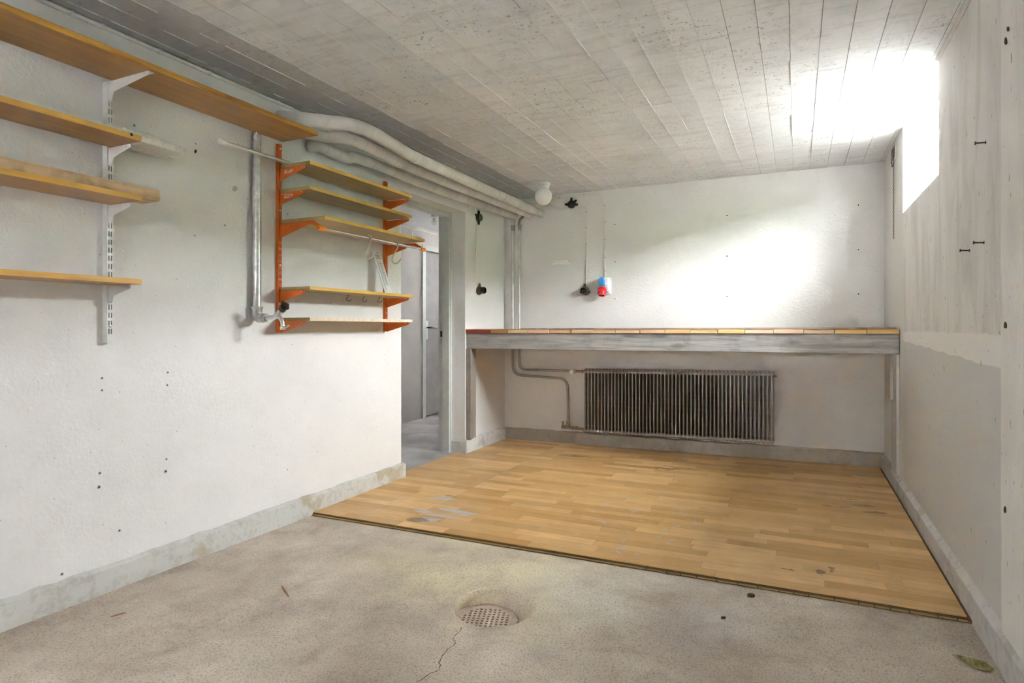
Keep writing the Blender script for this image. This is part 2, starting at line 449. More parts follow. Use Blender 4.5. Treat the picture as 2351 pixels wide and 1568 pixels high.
def writing(name, s, size, loc, rot, mat, parent):     # flat lettering as a mesh
    cu = bpy.data.curves.new(name, 'FONT'); cu.body = s; cu.size = size; cu.extrude = 0.0003; cu.align_x = 'CENTER'; cu.align_y = 'CENTER'
    t = bpy.data.objects.new(name + '_src', cu); COL.objects.link(t)
    me = bpy.data.meshes.new_from_object(t.evaluated_get(bpy.context.evaluated_depsgraph_get()))
    bpy.data.objects.remove(t)
    me.materials.clear(); me.materials.append(MAT[mat])
    o = bpy.data.objects.new(name, me); COL.objects.link(o); o.parent = parent
    o.location = Vector(loc) - wpos(parent); o.rotation_euler = rot
    return o

# ================================================================== the room
# ---- concrete floor with the drain bowl cut in
DC = Vector((-1.047, 2.060, 0)); DR = 0.150
bm = B()
GX = [-3.0 + 0.25 * i for i in range(17)]; GY = [YF - 0.2 + 0.25 * i for i in range(33)]
hx0, hx1, hy0, hy1 = -1.5, -0.5, GY[17], GY[21]
def gv(x, y, cache={}):
    k = (round(x, 3), round(y, 3))
    if k not in cache: cache[k] = bm.verts.new((x, y, zfl(x, y)))
    return cache[k]
for i in range(16):
    for j in range(32):
        if hx0 - 1e-3 <= GX[i] < hx1 - 1e-3 and hy0 - 1e-3 <= GY[j] < hy1 - 1e-3: continue
        bm.faces.new((gv(GX[i], GY[j]), gv(GX[i + 1], GY[j]), gv(GX[i + 1], GY[j + 1]), gv(GX[i], GY[j + 1])))
NS = 48
def sq_pt(a):
    dx, dy = math.cos(a), math.sin(a)
    tx = ((hx1 if dx > 0 else hx0) - DC.x) / dx if abs(dx) > 1e-6 else 1e9
    ty = ((hy1 if dy > 0 else hy0) - DC.y) / dy if abs(dy) > 1e-6 else 1e9
    t = min(tx, ty); return DC.x + dx * t, DC.y + dy * t
angs = sorted([2 * math.pi * k / NS for k in range(NS)] + [math.atan2(y - DC.y, x - DC.x) % (2 * math.pi) for x in (hx0, hx1) for y in (hy0, hy1)])
rings = []
prof = [(None, 0), (DR + 0.06, 0), (DR + 0.022, 0), (DR + 0.010, -0.002), (DR, -0.010), (DR - 0.012, -0.030), (DR - 0.020, -0.060), (DR - 0.028, -0.075)]
for r, dz in prof:
    row = []
    for a in angs:
        if r is None:
            x, y = sq_pt(a); row.append(bm.verts.new((x, y, zfl(x, y))))
        else:
            wob = r * (1 + 0.02 * math.sin(3 * a + 1) + 0.012 * math.sin(7 * a))
            x, y = DC.x + math.cos(a) * wob, DC.y + math.sin(a) * wob
            off = Vector((-0.042, 0.004)) * min(1, -dz / 0.06)
            row.append(bm.verts.new((x + off.x, y + off.y, zfl(x, y) + dz)))
    rings.append(row)
for a, b in zip(rings, rings[1:]):
    for k in range(len(angs)):
        j = (k + 1) % len(angs); bm.faces.new((a[k], a[j], b[j], b[k]))
for f in bm.faces: f.smooth = (f.calc_center_median() - DC).length < DR + 0.02
floor = struct(obj('floor', bm, 'floor_concrete'), 'worn beige concrete basement floor with a sunken drain bowl')
# cracks running from the drain
def crack(pts, wd):
    bm = B()
    P = [Vector((*p[:2], 0)) for p in pts]
    L, R_ = [], []
    for i, p in enumerate(P):
        d = (P[min(i + 1, len(P) - 1)] - P[max(i - 1, 0)]).normalized(); n = Vector((-d.y, d.x, 0)) * wd * random.uniform(0.5, 1.2)
        z = zfl(p.x, p.y) + 0.0008
        L.append(bm.verts.new((p.x + n.x, p.y + n.y, z))); R_.append(bm.verts.new((p.x - n.x, p.y - n.y, z)))
    for i in range(len(P) - 1): bm.faces.new((L[i], L[i + 1], R_[i + 1], R_[i]))
    return bm
def jag(pix, n=5, amp=0.006):
    P = [PZ(u, v, 0) for u, v in pix]; out = []
    for a, b in zip(P, P[1:]):
        for k in range(n): out.append(a.lerp(b, k / n) + Vector((random.uniform(-amp, amp), random.uniform(-amp, amp), 0)))
    return out + [P[-1]]
obj('crack', crack(jag([(1062, 1440), (1043, 1468), (1044, 1475), (1012, 1512), (1010, 1536), (955, 1566)]), 0.0014), 'debris_dark', floor)

# ---- ceiling: concrete cast on boards, each board's print its own strip
slab = obj('ceiling', bbox((XL - 0.3, YF - 0.2, ZC + 0.012), (XR + 0.3, YB + 0.2, ZC + 0.2)), 'formwork_concrete')
struct(slab, 'raw board-marked concrete ceiling, partly whitened')
X0C = PZ(2128, 0, ZC).x; WB = 0.117
k0 = int((XL - 0.02 - X0C) / WB) - 1
for k in range(k0, 6):
    xa, xb = X0C + k * WB, X0C + (k + 1) * WB
    xa, xb = max(xa, XL - 0.05), min(xb, 0.80)
    if xb - xa < 0.01: continue
    ya, yb = (YF - 0.05, YB + 0.05) if xa < XR - 0.02 else (WY0, WY1)
    cuts = [ya] + ([random.uniform(1.2, 4.6)] if ya < 0 else []) + [yb]
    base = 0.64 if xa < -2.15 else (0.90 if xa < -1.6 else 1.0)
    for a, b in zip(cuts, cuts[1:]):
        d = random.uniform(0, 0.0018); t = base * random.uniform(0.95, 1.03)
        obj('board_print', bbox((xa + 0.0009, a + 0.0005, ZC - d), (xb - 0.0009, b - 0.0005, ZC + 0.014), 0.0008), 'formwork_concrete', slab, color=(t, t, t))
    if xa > XL and xa < 0.5 and random.random() < 0.8:  # broken fins of laitance along the joints
        bm = B(); y = YF; 
        while y < YB - 0.1:
            ln = random.uniform(0.05, 0.5); e = min(y + ln, YB - 0.02); w_ = random.uniform(0.0010, 0.0028)
            h = random.uniform(0.002, 0.0055)
            prism(bm, [(xa - w_, y, ZC + 0.001), (xa + w_, y, ZC + 0.001), (xa + random.uniform(-.001, .001), y, ZC - h)], (0, e - y, 0))
            y = e + random.uniform(0.02, 0.5 if xa > -1 else 0.25)
        obj('joint_fin', bm, 'white_plaster', slab)

# ---- left wall with the doorway
bm = B()
for lo, hi in (((XL - 0.25, YF - 0.2, -0.1), (XL, DY0, ZC + 0.03)), ((XL - 0.25, DY1, -0.1), (XL, YB + 0.2, ZC + 0.03)), ((XL - 0.25, DY0, DZ), (XL, DY1, ZC + 0.03))):
    box(bm, lo, hi)
wl = struct(obj('wall_left', bm, 'white_plaster'), 'rough white plastered wall with a doorway')
bm = bbox((XL - 0.3, YB, -0.1), (XR + 0.3, YB + 0.2, ZC + 0.03))
wb = struct(obj('wall_back', bm, 'back_plaster'), 'white plastered end wall behind the radiator')
bm = B()
WT = 0.26
for lo, hi in (((XR, YF - 0.2, -0.1), (XR + WT, WY0, ZC + 0.03)), ((XR, WY1, -0.1), (XR + WT, YB + 0.2, ZC + 0.03)), ((XR, WY0, -0.1), (XR + WT, WY1, WZ0))):
    box(bm, lo, hi)
wr = struct(obj('wall_right', bm, 'patched_plaster'), 'worn grey and white plastered wall below the window')
struct(obj('wall_right_coat', bbox((XR - 0.010, YF, -0.02), (XR + 0.001, 2.352, ZC)), 'patched_plaster'), 'thicker whiter coat of plaster on the near part of the window wall')
bm = B()                                               # wall behind the photographer, with a slit added across it to let in fill light
gx0, gx1, gz0, gz1 = -2.2, 0.3, 1.31, 1.365
for lo, hi in (((XL - .3, YF - .03, -.1), (gx0, YF, ZC + .03)), ((gx1, YF - .03, -.1), (XR + .3, YF, ZC + .03)), ((gx0, YF - .03, -.1), (gx1, YF, gz0)), ((gx0, YF - .03, gz1), (gx1, YF, ZC + .03))):
    box(bm, lo, hi)
struct(obj('wall_rear', bm, 'white_plaster'), 'plastered wall behind the photographer')
struct(obj('ground', bbox((XR + 0.27, -12, 1.50), (16, 20, 1.60)), 'lawn'), 'lawn outside the basement window')
bm = B(); bmesh.ops.create_grid(bm, x_segments=60, y_segments=10, size=1.0)  # unseen hedge, added to cut the low sky so window light falls downward
for v in bm.verts:
    a, b_ = v.co.x, v.co.y
    v.co = Vector((5.2 + 0.12 * math.sin(7 * b_ + 23 * a) * math.cos(31 * a) + 0.10 * (1 - b_), 4 + 12 * a, 1.6 + 0.75 * (b_ + 1) + 0.05 * math.sin(41 * a + 3 * b_)))
    v.co.x += random.uniform(-.05, .05)
ex = bmesh.ops.extrude_face_region(bm, geom=bm.faces[:]); bmesh.ops.translate(bm, vec=(0.8, 0, 0), verts=[g for g in ex['geom'] if isinstance(g, bmesh.types.BMVert)])
struct(obj('exterior_added_hedge', bm, 'added_hedge_green'), 'green hedge added out of view across the lawn to block the low sky')

# ---- screw holes, plugs and chips in the plaster (parts of the walls)
def dimple(p, n, r, wall, inner='dark_hole', rim='filler', name='screw_hole'):
    bm = B(); lathe(bm, [(0, 0.0012), (r * 0.55, 0.0012), (r * 0.6, 0.0022), (r, 0.0012), (r * 1.05, 0)], p, n, 10)
    for f in bm.faces: f.material_index = 0 if (f.calc_center_median() - p).length < r * 0.57 else 1
    obj(name, bm, [inner, rim], wall)
for u, v, r in ((234, 868, .005), (234, 896, .005), (385, 855, .005), (384, 884, .005), (229, 1086, .006), (227, 1118, .008), (382, 1054, .005), (380, 1082, .008),
                (308, 288, .006), (274, 1218, .006), (142, 1318, .006), (516, 517, .005), (447, 541, .004), (660, 1078, .004), (660, 492, .005), (449, 330, .004)):
    dimple(PX(u, v), Vector((1, 0, 0)), r, wl)
for u, v in ((1412, 515), (1412, 601), (1412, 686), (1669, 495), (1669, 588), (1669, 681), (1971, 471), (1971, 573), (1971, 675)):
    dimple(PY(u, v), Vector((0, -1, 0)), 0.010, wb, 'plug_blue' if u != 1669 or v > 600 else 'dark_hole', 'bare_patch', 'wall_plug')
def chip(pix, wall, fn, d, mat, name, n):
    c = [fn(u, v) for u, v in pix]; bm = B(); prism(bm, [p + n * 0.0 for p in c], n * d)
    return obj(name, bm, mat, wall)
chip([(533, 432), (538, 426), (545, 430), (544, 436), (538, 440), (534, 437)], wl, PX, 0.002, 'filler', 'plaster_chip', Vector((1, 0, 0)))
chip([(446, 346), (449, 343), (452, 347), (449, 352), (446, 350)], wl, PX, 0.002, 'dark_hole', 'plaster_chip', Vector((1, 0, 0)))
chip([(64, 938), (74, 928), (82, 926), (84, 934), (74, 941), (66, 944)], wl, PX, 0.0015, 'white_paint_wood', 'plaster_chip', Vector((1, 0, 0)))
chip([(1267, 599), (1280, 598), (1309, 597), (1309, 606), (1295, 608), (1283, 606), (1267, 609)], wb, PY, 0.0012, 'bare_patch', 'unpainted_patch', Vector((0, -1, 0)))
for u, v in ((1270, 602), (1307, 599)): dimple(PY(u, v, YB - 0.001), Vector((0, -1, 0)), 0.006, wb)
for u, v, a, b_ in ((2310, 95, 4, 10), (2309, 747, 4, 9), (2308, 1170, 3, 10), (2315, 67, 3, 7)):
    x = XR - 0.010 if u > 2306 else XR
    chip([(u + a * math.cos(t) * random.uniform(.7, 1), v + b_ * math.sin(t) * random.uniform(.7, 1)) for t in [k * math.pi / 4 for k in range(8)]], wr, lambda p, q: PX(p, q, x), 0.0015, 'dark_hole' if u > 2306 else 'filler', 'plaster_chip', Vector((-1, 0, 0)))

# ---- baseboards (cement skirting), uneven along the top
def skirt(name, mat, along, a, b, face, wallpos, z0, z1, sgn, label, jit=0.005, ch=0.006):
    bm = B(); n = max(3, int((b - a) / 0.06)); prev = None
    for i in range(n + 1):
        t = a + (b - a) * i / n; h = z1(t) + random.uniform(-jit, jit); th = random.uniform(-0.25, 0.25) * jit
        zb = z0(t)
        pts = [(wallpos, zb), (face + sgn * th, zb), (face + sgn * th, h - ch), (face - sgn * 0.004, h - ch + .004), (wallpos, h + ch)]
        row = [bm.verts.new((p, t, z) if along == 'y' else (t, p, z)) for p, z in pts]
        if prev:
            for k in range(5): bm.faces.new((prev[k], prev[(k + 1) % 5], row[(k + 1) % 5], row[k]))
        else: bm.faces.new(row)
        prev = row
    bm.faces.new(prev[::-1])
    return struct(obj(name, bm, mat), label)
zb_l = lambda t: zfl(XL, t) - 0.01
skirt('baseboard_left', 'skirting_left', 'y', YF, DY0 + 0.024, XL + 0.024, XL - 0.001, zb_l, lambda t: 0.098, 1, 'chipped grey cement skirting along the long white wall')
skirt('baseboard_doorside', 'skirting_white', 'y', DY1 - 0.004, YB, XL + 0.020, XL - 0.001, zb_l, lambda t: 0.112, 1, 'white-painted cement skirting between doorway and corner')
skirt('baseboard_back', 'skirting_back', 'x', XL, XR, YB - 0.020, YB + 0.001, lambda t: zfl(t) - 0.01, lambda t: 0.122 + TILT * (t + 0.98), -1, 'brown-grey cement skirting below the radiator', 0.003)
skirt('baseboard_right', 'skirting_right', 'y', YF, YB, XR - 0.022, XR + 0.001, lambda t: zfl(XR, t) - 0.01, lambda t: 0.126, -1, 'grey cement skirting along the window wall', 0.0012, 0.012)
struct(obj('baseboard_jamb', bbox((XL - 0.13, DY1 - 0.012, -0.03), (XL + 0.015, DY1 + 0.004, 0.10), 0.003), 'skirting_right'), 'bare cement skirting turning into the doorway')

# ---- parquet: oak staves laid across the room
pq = bpy.data.objects.new('floor_parquet', None); COL.objects.link(pq); pq.location = (-1.0, 3.9, 0); struct(pq, 'oak strip parquet covering the back half of the floor')
PY0, PY1, PXL, PXR, SEAM = 2.645, YB - 0.022, XL + 0.026, XR - 0.034, -1.945
NR = 36; RH = (PY1 - PY0) / NR
def stave(xa, xb, ya, yb, jl=0.0006):
    bm = B(); vs = box(bm, (xa + jl, ya + 0.0003, 0.004), (xb - jl, yb - 0.0003, 0.020 + random.uniform(-.0004, .0004)))
    for v in bm.verts: v.co.z += zfl(v.co.x, 3.0)
    return obj('stave', bm, 'oak_parquet', pq)
for r in range(NR):
    ya, yb = PY0 + r * RH, PY0 + (r + 1) * RH
    x0 = XL - 0.075 if (ya > DY0 + 0.03 and yb < DY1) else PXL
    xs = [x0]
    if r % 3 != 1: xs.append(random.uniform(PXL + 0.17, SEAM - 0.13))
    xs += [SEAM]; x = SEAM + random.uniform(0.14, 0.42)
    while x < PXR - 0.14: xs.append(x); x += random.uniform(0.36, 0.50)
    xs.append(PXR)
    for a, b in zip(xs, xs[1:]):
        stave(a + (0.0018 if a == SEAM else 0), b - (0.0018 if b == SEAM else 0), ya + (0.0008 if r % 3 == 0 else 0), yb)
# grooved front edge of the parquet, one strip per board row end
for a, b in ((PXL, SEAM - 0.002), (SEAM + 0.002, PXR)):
    for nm, m_, z0, z1, y0 in (('groove_edge', 'parquet_core', 0.008, 0.0165, -0.001), ('tongue_edge', 'shelf_end', 0.0045, 0.008, -0.011), ('base_edge', 'parquet_core', 0.0, 0.0045, -0.007)):
        bm = B(); box(bm, (a, PY0 + y0, z0), (b, PY0 + 0.0002, z1))
        for v in bm.verts: v.co.z += zfl(v.co.x, 3.0)
        obj(nm, bm, m_, pq)
bm = B()
x = -0.6
while x < PXR - 0.03:
    box(bm, (x, PY0 - 0.0125, 0.004 + zfl(x)), (x + 0.003, PY0 - 0.002, 0.018 + zfl(x))); x += random.uniform(0.05, 0.09)
obj('core_slot', bm, 'dark_steel', pq)['kind'] = 'stuff'
for x in (XR - 0.033,):                                # open gap along the window wall with a filler lath
    bm = B(); vs = box(bm, (x, PY0 - 0.01, 0.0), (XR - 0.020, YB - 0.02, 0.012))
    for v in bm.verts: v.co.z += zfl(v.co.x)
    obj('edge_lath', bm, 'parquet_core', pq)

# ---- doorway: frame, threshold and the hallway beyond
FX = XL - 0.137
fr = bpy.data.objects.new('door_1', None); COL.objects.link(fr); fr.location = (FX, 4.0, 0); struct(fr, 'grey-green painted door frame set deep in the doorway')
bm = B(); box(bm, (FX - 0.065, DY1 - 0.040, -.01), (FX, DY1, DZ)); box(bm, (XL - 0.25, DY1 - 0.022, -.01), (FX - 0.065, DY1, DZ)); box(bm, (FX, DY1 - 0.016, -.01), (FX + 0.006, DY1, DZ))
jm = obj('jamb', bm, 'grey_green_paint', fr)
bm = B(); box(bm, (FX - 0.065, DY0, -.01), (FX, DY0 + 0.040, DZ)); box(bm, (XL - 0.25, DY0, -.01), (FX - 0.065, DY0 + 0.022, DZ)); obj('jamb', bm, 'grey_green_paint', fr)
bm = B(); box(bm, (FX - 0.065, DY0 + 0.040, DZ - 0.040), (FX, DY1 - 0.040, DZ)); box(bm, (XL - 0.25, DY0 + 0.022, DZ - 0.022), (FX - 0.065, DY1 - 0.022, DZ)); box(bm, (FX, DY0, DZ - 0.016), (FX + 0.006, DY1 - 0.016, DZ))
obj('head_rail', bm, 'grey_green_paint', fr)
bm = B(); box(bm, (FX - 0.100, DY1 - 0.0235, 0.93), (FX - 0.072, DY1 - 0.021, 1.11)); sp_ = obj('strike_plate', bm, 'galvanised', jm)
bm = B(); box(bm, (FX - 0.096, DY1 - 0.0245, 0.99), (FX - 0.074, DY1 - 0.023, 1.04)); obj('latch_hole', bm, 'dark_hole', jm)
# hallway shell
HX = -3.99; HZ = 2.245
struct(obj('floor_hallway', bbox((HX - 0.2, 1.2, -0.10), (XL - 0.075, 8.2, 0.0)), 'hall_floor_concrete'), 'grey concrete hallway floor beyond the doorway')
bm = B(); box(bm, (HX - 0.2, 1.2, -0.1), (HX, 5.94, HZ + 0.1)); box(bm, (HX - 0.2, 6.86, -0.1), (HX, 8.2, HZ + 0.1)); box(bm, (HX - 0.2, 5.94, 2.045), (HX, 6.86, HZ + 0.1)); box(bm, (HX - 0.25, 5.9, -.1), (HX - 0.2, 6.9, HZ))
hw = struct(obj('wall_hallway', bm, 'hall_plaster'), 'grey smudged hallway wall seen through the doorway')
bm = B(); XH = XL - .25; box(bm, (HX, 1.2, -0.1), (XH, 1.4, HZ + .1)); box(bm, (HX, 8.0, 1.9), (XH, 8.2, HZ + .1)); box(bm, (HX, 8.0, -.1), (XH, 8.2, 1.55)); box(bm, (HX, 8.0, 1.55), (HX + .4, 8.2, 1.9)); box(bm, (XH - .4, 8.0, 1.55), (XH, 8.2, 1.9))  # opening in the far end is added to brighten the hallway
struct(obj('wall_hallway_end', bm, 'hall_plaster'), 'end walls of the hallway')
portal('hall_fill', ((HX + XL - .25) / 2, 8.25, 1.725), (math.pi / 2, 0, 0), 0.4, 0.35)  # portal for the added fill opening, out of view
struct(obj('wall_hallway_side', bbox((XL - 0.25, YB + 0.2, -0.1), (XL - 0.1, 8.2, HZ + .1)), 'hall_plaster'), 'hallway wall on the room side')
struct(obj('ceiling_hallway', bbox((HX - 0.2, 1.2, HZ), (XL - 0.25, 8.2, HZ + 0.1)), 'white_plaster'), 'pale hallway ceiling')
hd = bpy.data.objects.new('door_2', None); COL.objects.link(hd); hd.location = (HX, 6.4, 0); struct(hd, 'closed grey hallway door with a lever handle')
bm = B(); box(bm, (HX - 0.10, 5.94, 0), (HX + 0.012, 6.005, 2.045)); box(bm, (HX - .10, 6.795, 0), (HX + .012, 6.86, 2.045)); box(bm, (HX - .10, 6.005, 1.99), (HX + .012, 6.795, 2.045)); obj('frame', bm, 'grey_green_paint', hd)
bm = bbox((HX - 0.06, 6.009, 0.015), (HX - 0.02, 6.791, 1.986), 0.002); obj('leaf', bm, 'grey_door_paint', hd)
hp = obj('handle_plate', bbox((HX - 0.02, 6.045, 0.93), (HX - 0.012, 6.085, 1.15), 0.002), 'chrome_matte', hd)
bm = B(); tube(bm, bends([(HX - .012, 6.065, 1.07), (HX + 0.045, 6.065, 1.07), (HX + 0.045, 6.19, 1.07)], 0.015), 0.009, 8); obj('lever', bm, 'black_bakelite', hp, True)
# bare bulb on the hallway ceiling and the hallway wiring
bp = Vector((-3.34, 5.19, HZ))
lb = thing('light_bulb', 'clear bare bulb in a white holder on the hallway ceiling', 'bulb', bp)
bm = B(); lathe(bm, [(0, 0), (0.05, 0), (0.05, -0.012), (0.03, -0.02), (0.026, -0.05), (0, -0.05)], bp); obj('holder', bm, 'white_enamel', lb, True)
bm = B(); lathe(bm, [(0.015, -0.05), (0.016, -0.06), (0.027, -0.085), (0.030, -0.105), (0.022, -0.128), (0, -0.136)], bp); obj('glass', bm, 'bulb_glass', lb, True)
bm = B(); tube(bm, curve([bp + Vector((0.006, 0, -.06)), bp + Vector((0.008, 0, -.095)), bp + Vector((-.008, 0, -.095)), bp + Vector((-.006, 0, -.06))]), 0.0015, 6); obj('filament', bm, 'dark_steel', lb)
bm = B(); tube(bm, bends([(HX + 0.01, 5.3, 2.205), (HX + 0.01, 5.66, 2.205), (HX + 0.01, 5.70, 2.17)], 0.03), 0.007, 6); tag(obj('hall_cable', bm, 'light_cable', None, True), 'short pale cable on the hallway wall beneath the ceiling, before the kink', 'cable')
bm = B(); tube(bm, bends([(HX + 0.01, 5.72, 2.0), (HX + 0.01, 5.72, 2.195), (HX + 0.01, 5.82, 2.205), (HX + 0.01, 6.9, 2.205)], 0.04), 0.007, 6); tag(obj('hall_cable', bm, 'light_cable', None, True), 'pale cable rising on the hallway wall and running on above the grey door', 'cable')
bm = B(); tube(bm, [bp + Vector((0.05, 0, -.008)), (-3.0, 4.95, HZ - .008), (-2.82, 4.6, HZ - .008)], 0.006, 6); tag(obj('hall_cable', bm, 'light_cable', None, True), 'thin cable along the hallway ceiling to the bare bulb', 'cable')

# ---- window in the right wall
win = bpy.data.objects.new('window_1', None); COL.objects.link(win); win.location = (XR + 0.12, 3.83, WZ0); struct(win, 'small white basement window set high in a deep recess')
wx = XR + 0.103
def frame_rect(bm, x0, x1, y0, y1, z0, z1, t):
    box(bm, (x0, y0, z0), (x1, y0 + t, z1)); box(bm, (x0, y1 - t, z0), (x1, y1, z1)); box(bm, (x0, y0 + t, z0), (x1, y1 - t, z0 + t)); box(bm, (x0, y0 + t, z1 - t), (x1, y1 - t, z1))
bm = B(); frame_rect(bm, wx, wx + 0.10, WY0, WY1, WZ0, ZC - .006, 0.045); frame_rect(bm, wx - 0.006, wx, WY0, WY1, WZ0, ZC - .006, 0.018); obj('window_frame', bm, 'white_gloss', win)
for a, b in ((WY0 + 0.047, 3.833), (3.837, WY1 - 0.047)):
    bm = B(); frame_rect(bm, wx + 0.055, wx + 0.095, a, b, WZ0 + 0.047, ZC - 0.053, 0.04); s = obj('sash', bm, 'white_gloss', win)
    obj('pane', bbox((wx + 0.072, a + 0.038, WZ0 + 0.085), (wx + 0.077, b - 0.038, ZC - 0.091)), 'window_glass', s)
bm = B(); box(bm, (wx + 0.040, 4.20, WZ0 + 0.075), (wx + 0.055, 4.23, WZ0 + 0.125)); tube(bm, [(wx + .04, 4.215, WZ0 + .1), (wx + .025, 4.215, WZ0 + .1), (wx + .02, 4.15, WZ0 + .1)], 0.006, 8); obj('latch', bm, 'white_plastic', win)
bm = B(); tube(bm, [(XR - 0.002, YF, ZC - 0.004), (XR - 0.002, WY0, ZC - 0.004)], 0.012, 8); struct(obj('trim_1', bm, 'white_plaster', None, True), 'plaster bead between ceiling and window wall')

# ================================================================== white slotted shelving on the left wall
def upright(name, y0, y1, depth, z0, z1, mat, label, screws, screw_mat):
    t = thing(name, label, 'shelf upright', (XL, (y0 + y1) / 2, z0))
    bm = B(); xf = XL + depth; th = 0.0016
    box(bm, (XL, y0, z0), (xf - th, y0 + th, z1)); box(bm, (XL, y1 - th, z0), (xf - th, y1, z1))
    w_ = y1 - y0; sl = w_ * 0.19; ys = [y0, y0 + w_ * 0.20, y0 + w_ * 0.20 + sl, y1 - w_ * 0.20 - sl, y1 - w_ * 0.20, y1]
    z = z1 - 0.012
    def plate(a, b, c, d): box(bm, (xf - th, a, c), (xf, b, d))
    plate(y0, y1, z, z1)
    while z - 0.033 > z0 + 0.004:
        for a, b in ((0, 1), (2, 3), (4, 5)): plate(ys[a], ys[b], z - 0.021, z)
        plate(y0, y1, z - 0.033, z - 0.021); z -= 0.033
    plate(y0, y1, z0, z)
    obj('rail', bm, mat, t)
    for zz in screws:
        bm = B(); lathe(bm, [(0.0055, 0), (0.0052, 0.0018), (0.002, 0.0026), (0.0018, 0.001), (0, 0.001)], (xf, (y0 + y1) / 2, zz), (1, 0, 0), 10); obj('screw', bm, screw_mat, t)
    return t, xf
WYa, WYb = PX(246, 500, XL + 0.031).y, PX(260, 500, XL + 0.031).y
zt, zb_ = PX(246, 186, XL + 0.03).z, PX(246, 788, XL + 0.03).z
up_w, WXF = upright('white_upright', WYa, WYb, 0.031, zb_, zt, 'white_enamel', 'white twin-slot steel upright screwed to the wall', [PX(255, 749, XL + .031).z], 'chrome_matte')
def bracket(name, x0, x1, y0, y1, z, h, mat, label, kink=True, group=None):
    t = thing(name, label, 'shelf bracket', (x0, (y0 + y1) / 2, z - h), group)
    if kink: prof = [(x0, z), (x1 - 0.008, z), (x1, z - 0.006), (x1, z - 0.014), (x0 + 0.034, z - h * 0.58), (x0 + 0.022, z - h), (x0, z - h)]
    else: prof = [(x0, z), (x1 - 0.004, z), (x1, z - 0.004), (x1, z - 0.010), (x1 - 0.006, z - 0.016), (x0, z - h)]
    bm = B(); th = 0.0026; ym = y0 + (y1 - y0) * (0.22 if kink else 0.55)
    prism(bm, [(a, ym, b) for a, b in prof], (0, th, 0))
    box(bm, (x0, ym + th, z - 0.0022), (x1 - 0.008, y1 + 0.006, z - 0.0002))
    obj('arm', bm, mat, t)
    for xx in (x0 + 0.012, x1 - 0.03):
        bm = B(); lathe(bm, [(0.0035, 0), (0.003, 0.0014), (0, 0.0018)], (xx, ym, z - 0.007), (0, -1, 0), 8); obj('rivet', bm, 'chrome_matte', t)
    t['plate'] = ym
    return t
SH = {}
wz = {'top': PX(240, 184, WXF).z, 'second': PX(235, 336, WXF).z, 'third': PX(235, 469, WXF).z, 'fourth': PX(235, 655, WXF).z}
wtip = {'top': -2.262, 'second': -2.378, 'third': -2.378, 'fourth': -2.378}
for k, lab in (('top', 'white steel bracket holding up the long brown top shelf'), ('second', 'white steel bracket under the shelf with the white board on it'),
               ('third', 'white steel bracket under the shelf carrying the raw timber'), ('fourth', 'white steel bracket under the lowest brown shelf')):
    bracket('white_bracket', WXF, wtip[k], WYa, WYb, wz[k] - 0.0005, 0.078 if k == 'top' else 0.070, 'white_enamel', lab, True, 'white brackets on the white upright')
def shelf(name, x0, x1, y0, y1, z, th, mats, label, group, end=None):
    t = thing(name, label, 'shelf', ((x0 + x1) / 2, (y0 + y1) / 2, z), group)
    obj('panel', bbox((x0, y0, z), (x1 - 0.002, y1, z + th), 0.0008), mats[0], t)
    obj('front_edge', bbox((x1 - 0.002, y0, z), (x1, y1, z + th), 0.0005), mats[1], t)
    if end: obj('end_face', bbox((x0, y0 - 0.001, z + .0005), (x1 - 0.0005, y0, z + th - .0005)), end, t)
    return t
G1 = 'brown shelves on the left of the wall'
shelf('wall_shelf', XL + 0.053, -2.247, 0.30, PX(730, 310, -2.247).y, wz['top'], 0.022, ('brown_laminate', 'brown_edge'), 'long brown laminate shelf just below the ceiling', G1)
YE = PX(325, 320, -2.313).y
shelf('wall_shelf', XL + 0.045, -2.313, 0.55, YE, wz['second'], 0.020, ('brown_laminate', 'pine_edge'), 'brown shelf with a screw hole near its end, white board on it', G1)
shelf('wall_shelf', XL + 0.045, -2.311, 0.55, YE, wz['third'], 0.020, ('brown_laminate', 'pine_edge'), 'brown shelf carrying a length of raw timber', G1)
shelf('wall_shelf', XL + 0.045, -2.320, 0.55, PX(326.5, 650, -2.32).y, wz['fourth'], 0.020, ('brown_laminate', 'pine_edge'), 'lowest of the brown shelves on the white upright', G1)
o = [x for x in bpy.data.objects if x.get('label', '').startswith('brown shelf with a screw')][0]
bm = B(); lathe(bm, [(0.006, 0), (0.006, 0.0006), (0, 0.0006)], (-2.3135, PX(302, 309, -2.313).y, PX(302, 309, -2.313).z), (1, 0, 0), 10); obj('screw_hole', bm, 'dark_hole', o)
# things lying on these shelves
z = wz['third'] + 0.0205
bm = bbox((-2.47, 0.5, z), (-2.355, 1.60, z + 0.046), 0.004)
for v in bm.verts:
    if v.co.y > 1.5: v.co.y += random.uniform(-0.008, 0.010)
tag(obj('timber_length', bm, 'raw_timber'), 'rough pale length of timber with knots lying on a brown shelf', 'timber')
z = wz['second'] + 0.0205
t = thing('white_board', 'white-painted board with a split end lying on a brown shelf', 'board', (-2.46, 1.2, z))
bm = B(); prism(bm, [(-2.535, 0.6, z), (-2.38, 0.6, z), (-2.38, 1.69, z), (-2.392, 1.735, z), (-2.43, 1.745, z), (-2.47, 1.725, z), (-2.49, 1.765, z), (-2.535, 1.75, z)], (0, 0, 0.024)); obj('plank', bm, 'white_paint_wood', t)
bm = B(); prism(bm, [(-2.50, 0.6, z + .0245), (-2.40, 0.6, z + .0245), (-2.40, 1.70, z + .0245), (-2.42, 1.765, z + .0245), (-2.46, 1.78, z + .0245), (-2.50, 1.74, z + .0245)], (0, 0, 0.010)); obj('strip', bm, 'white_paint_wood', t)
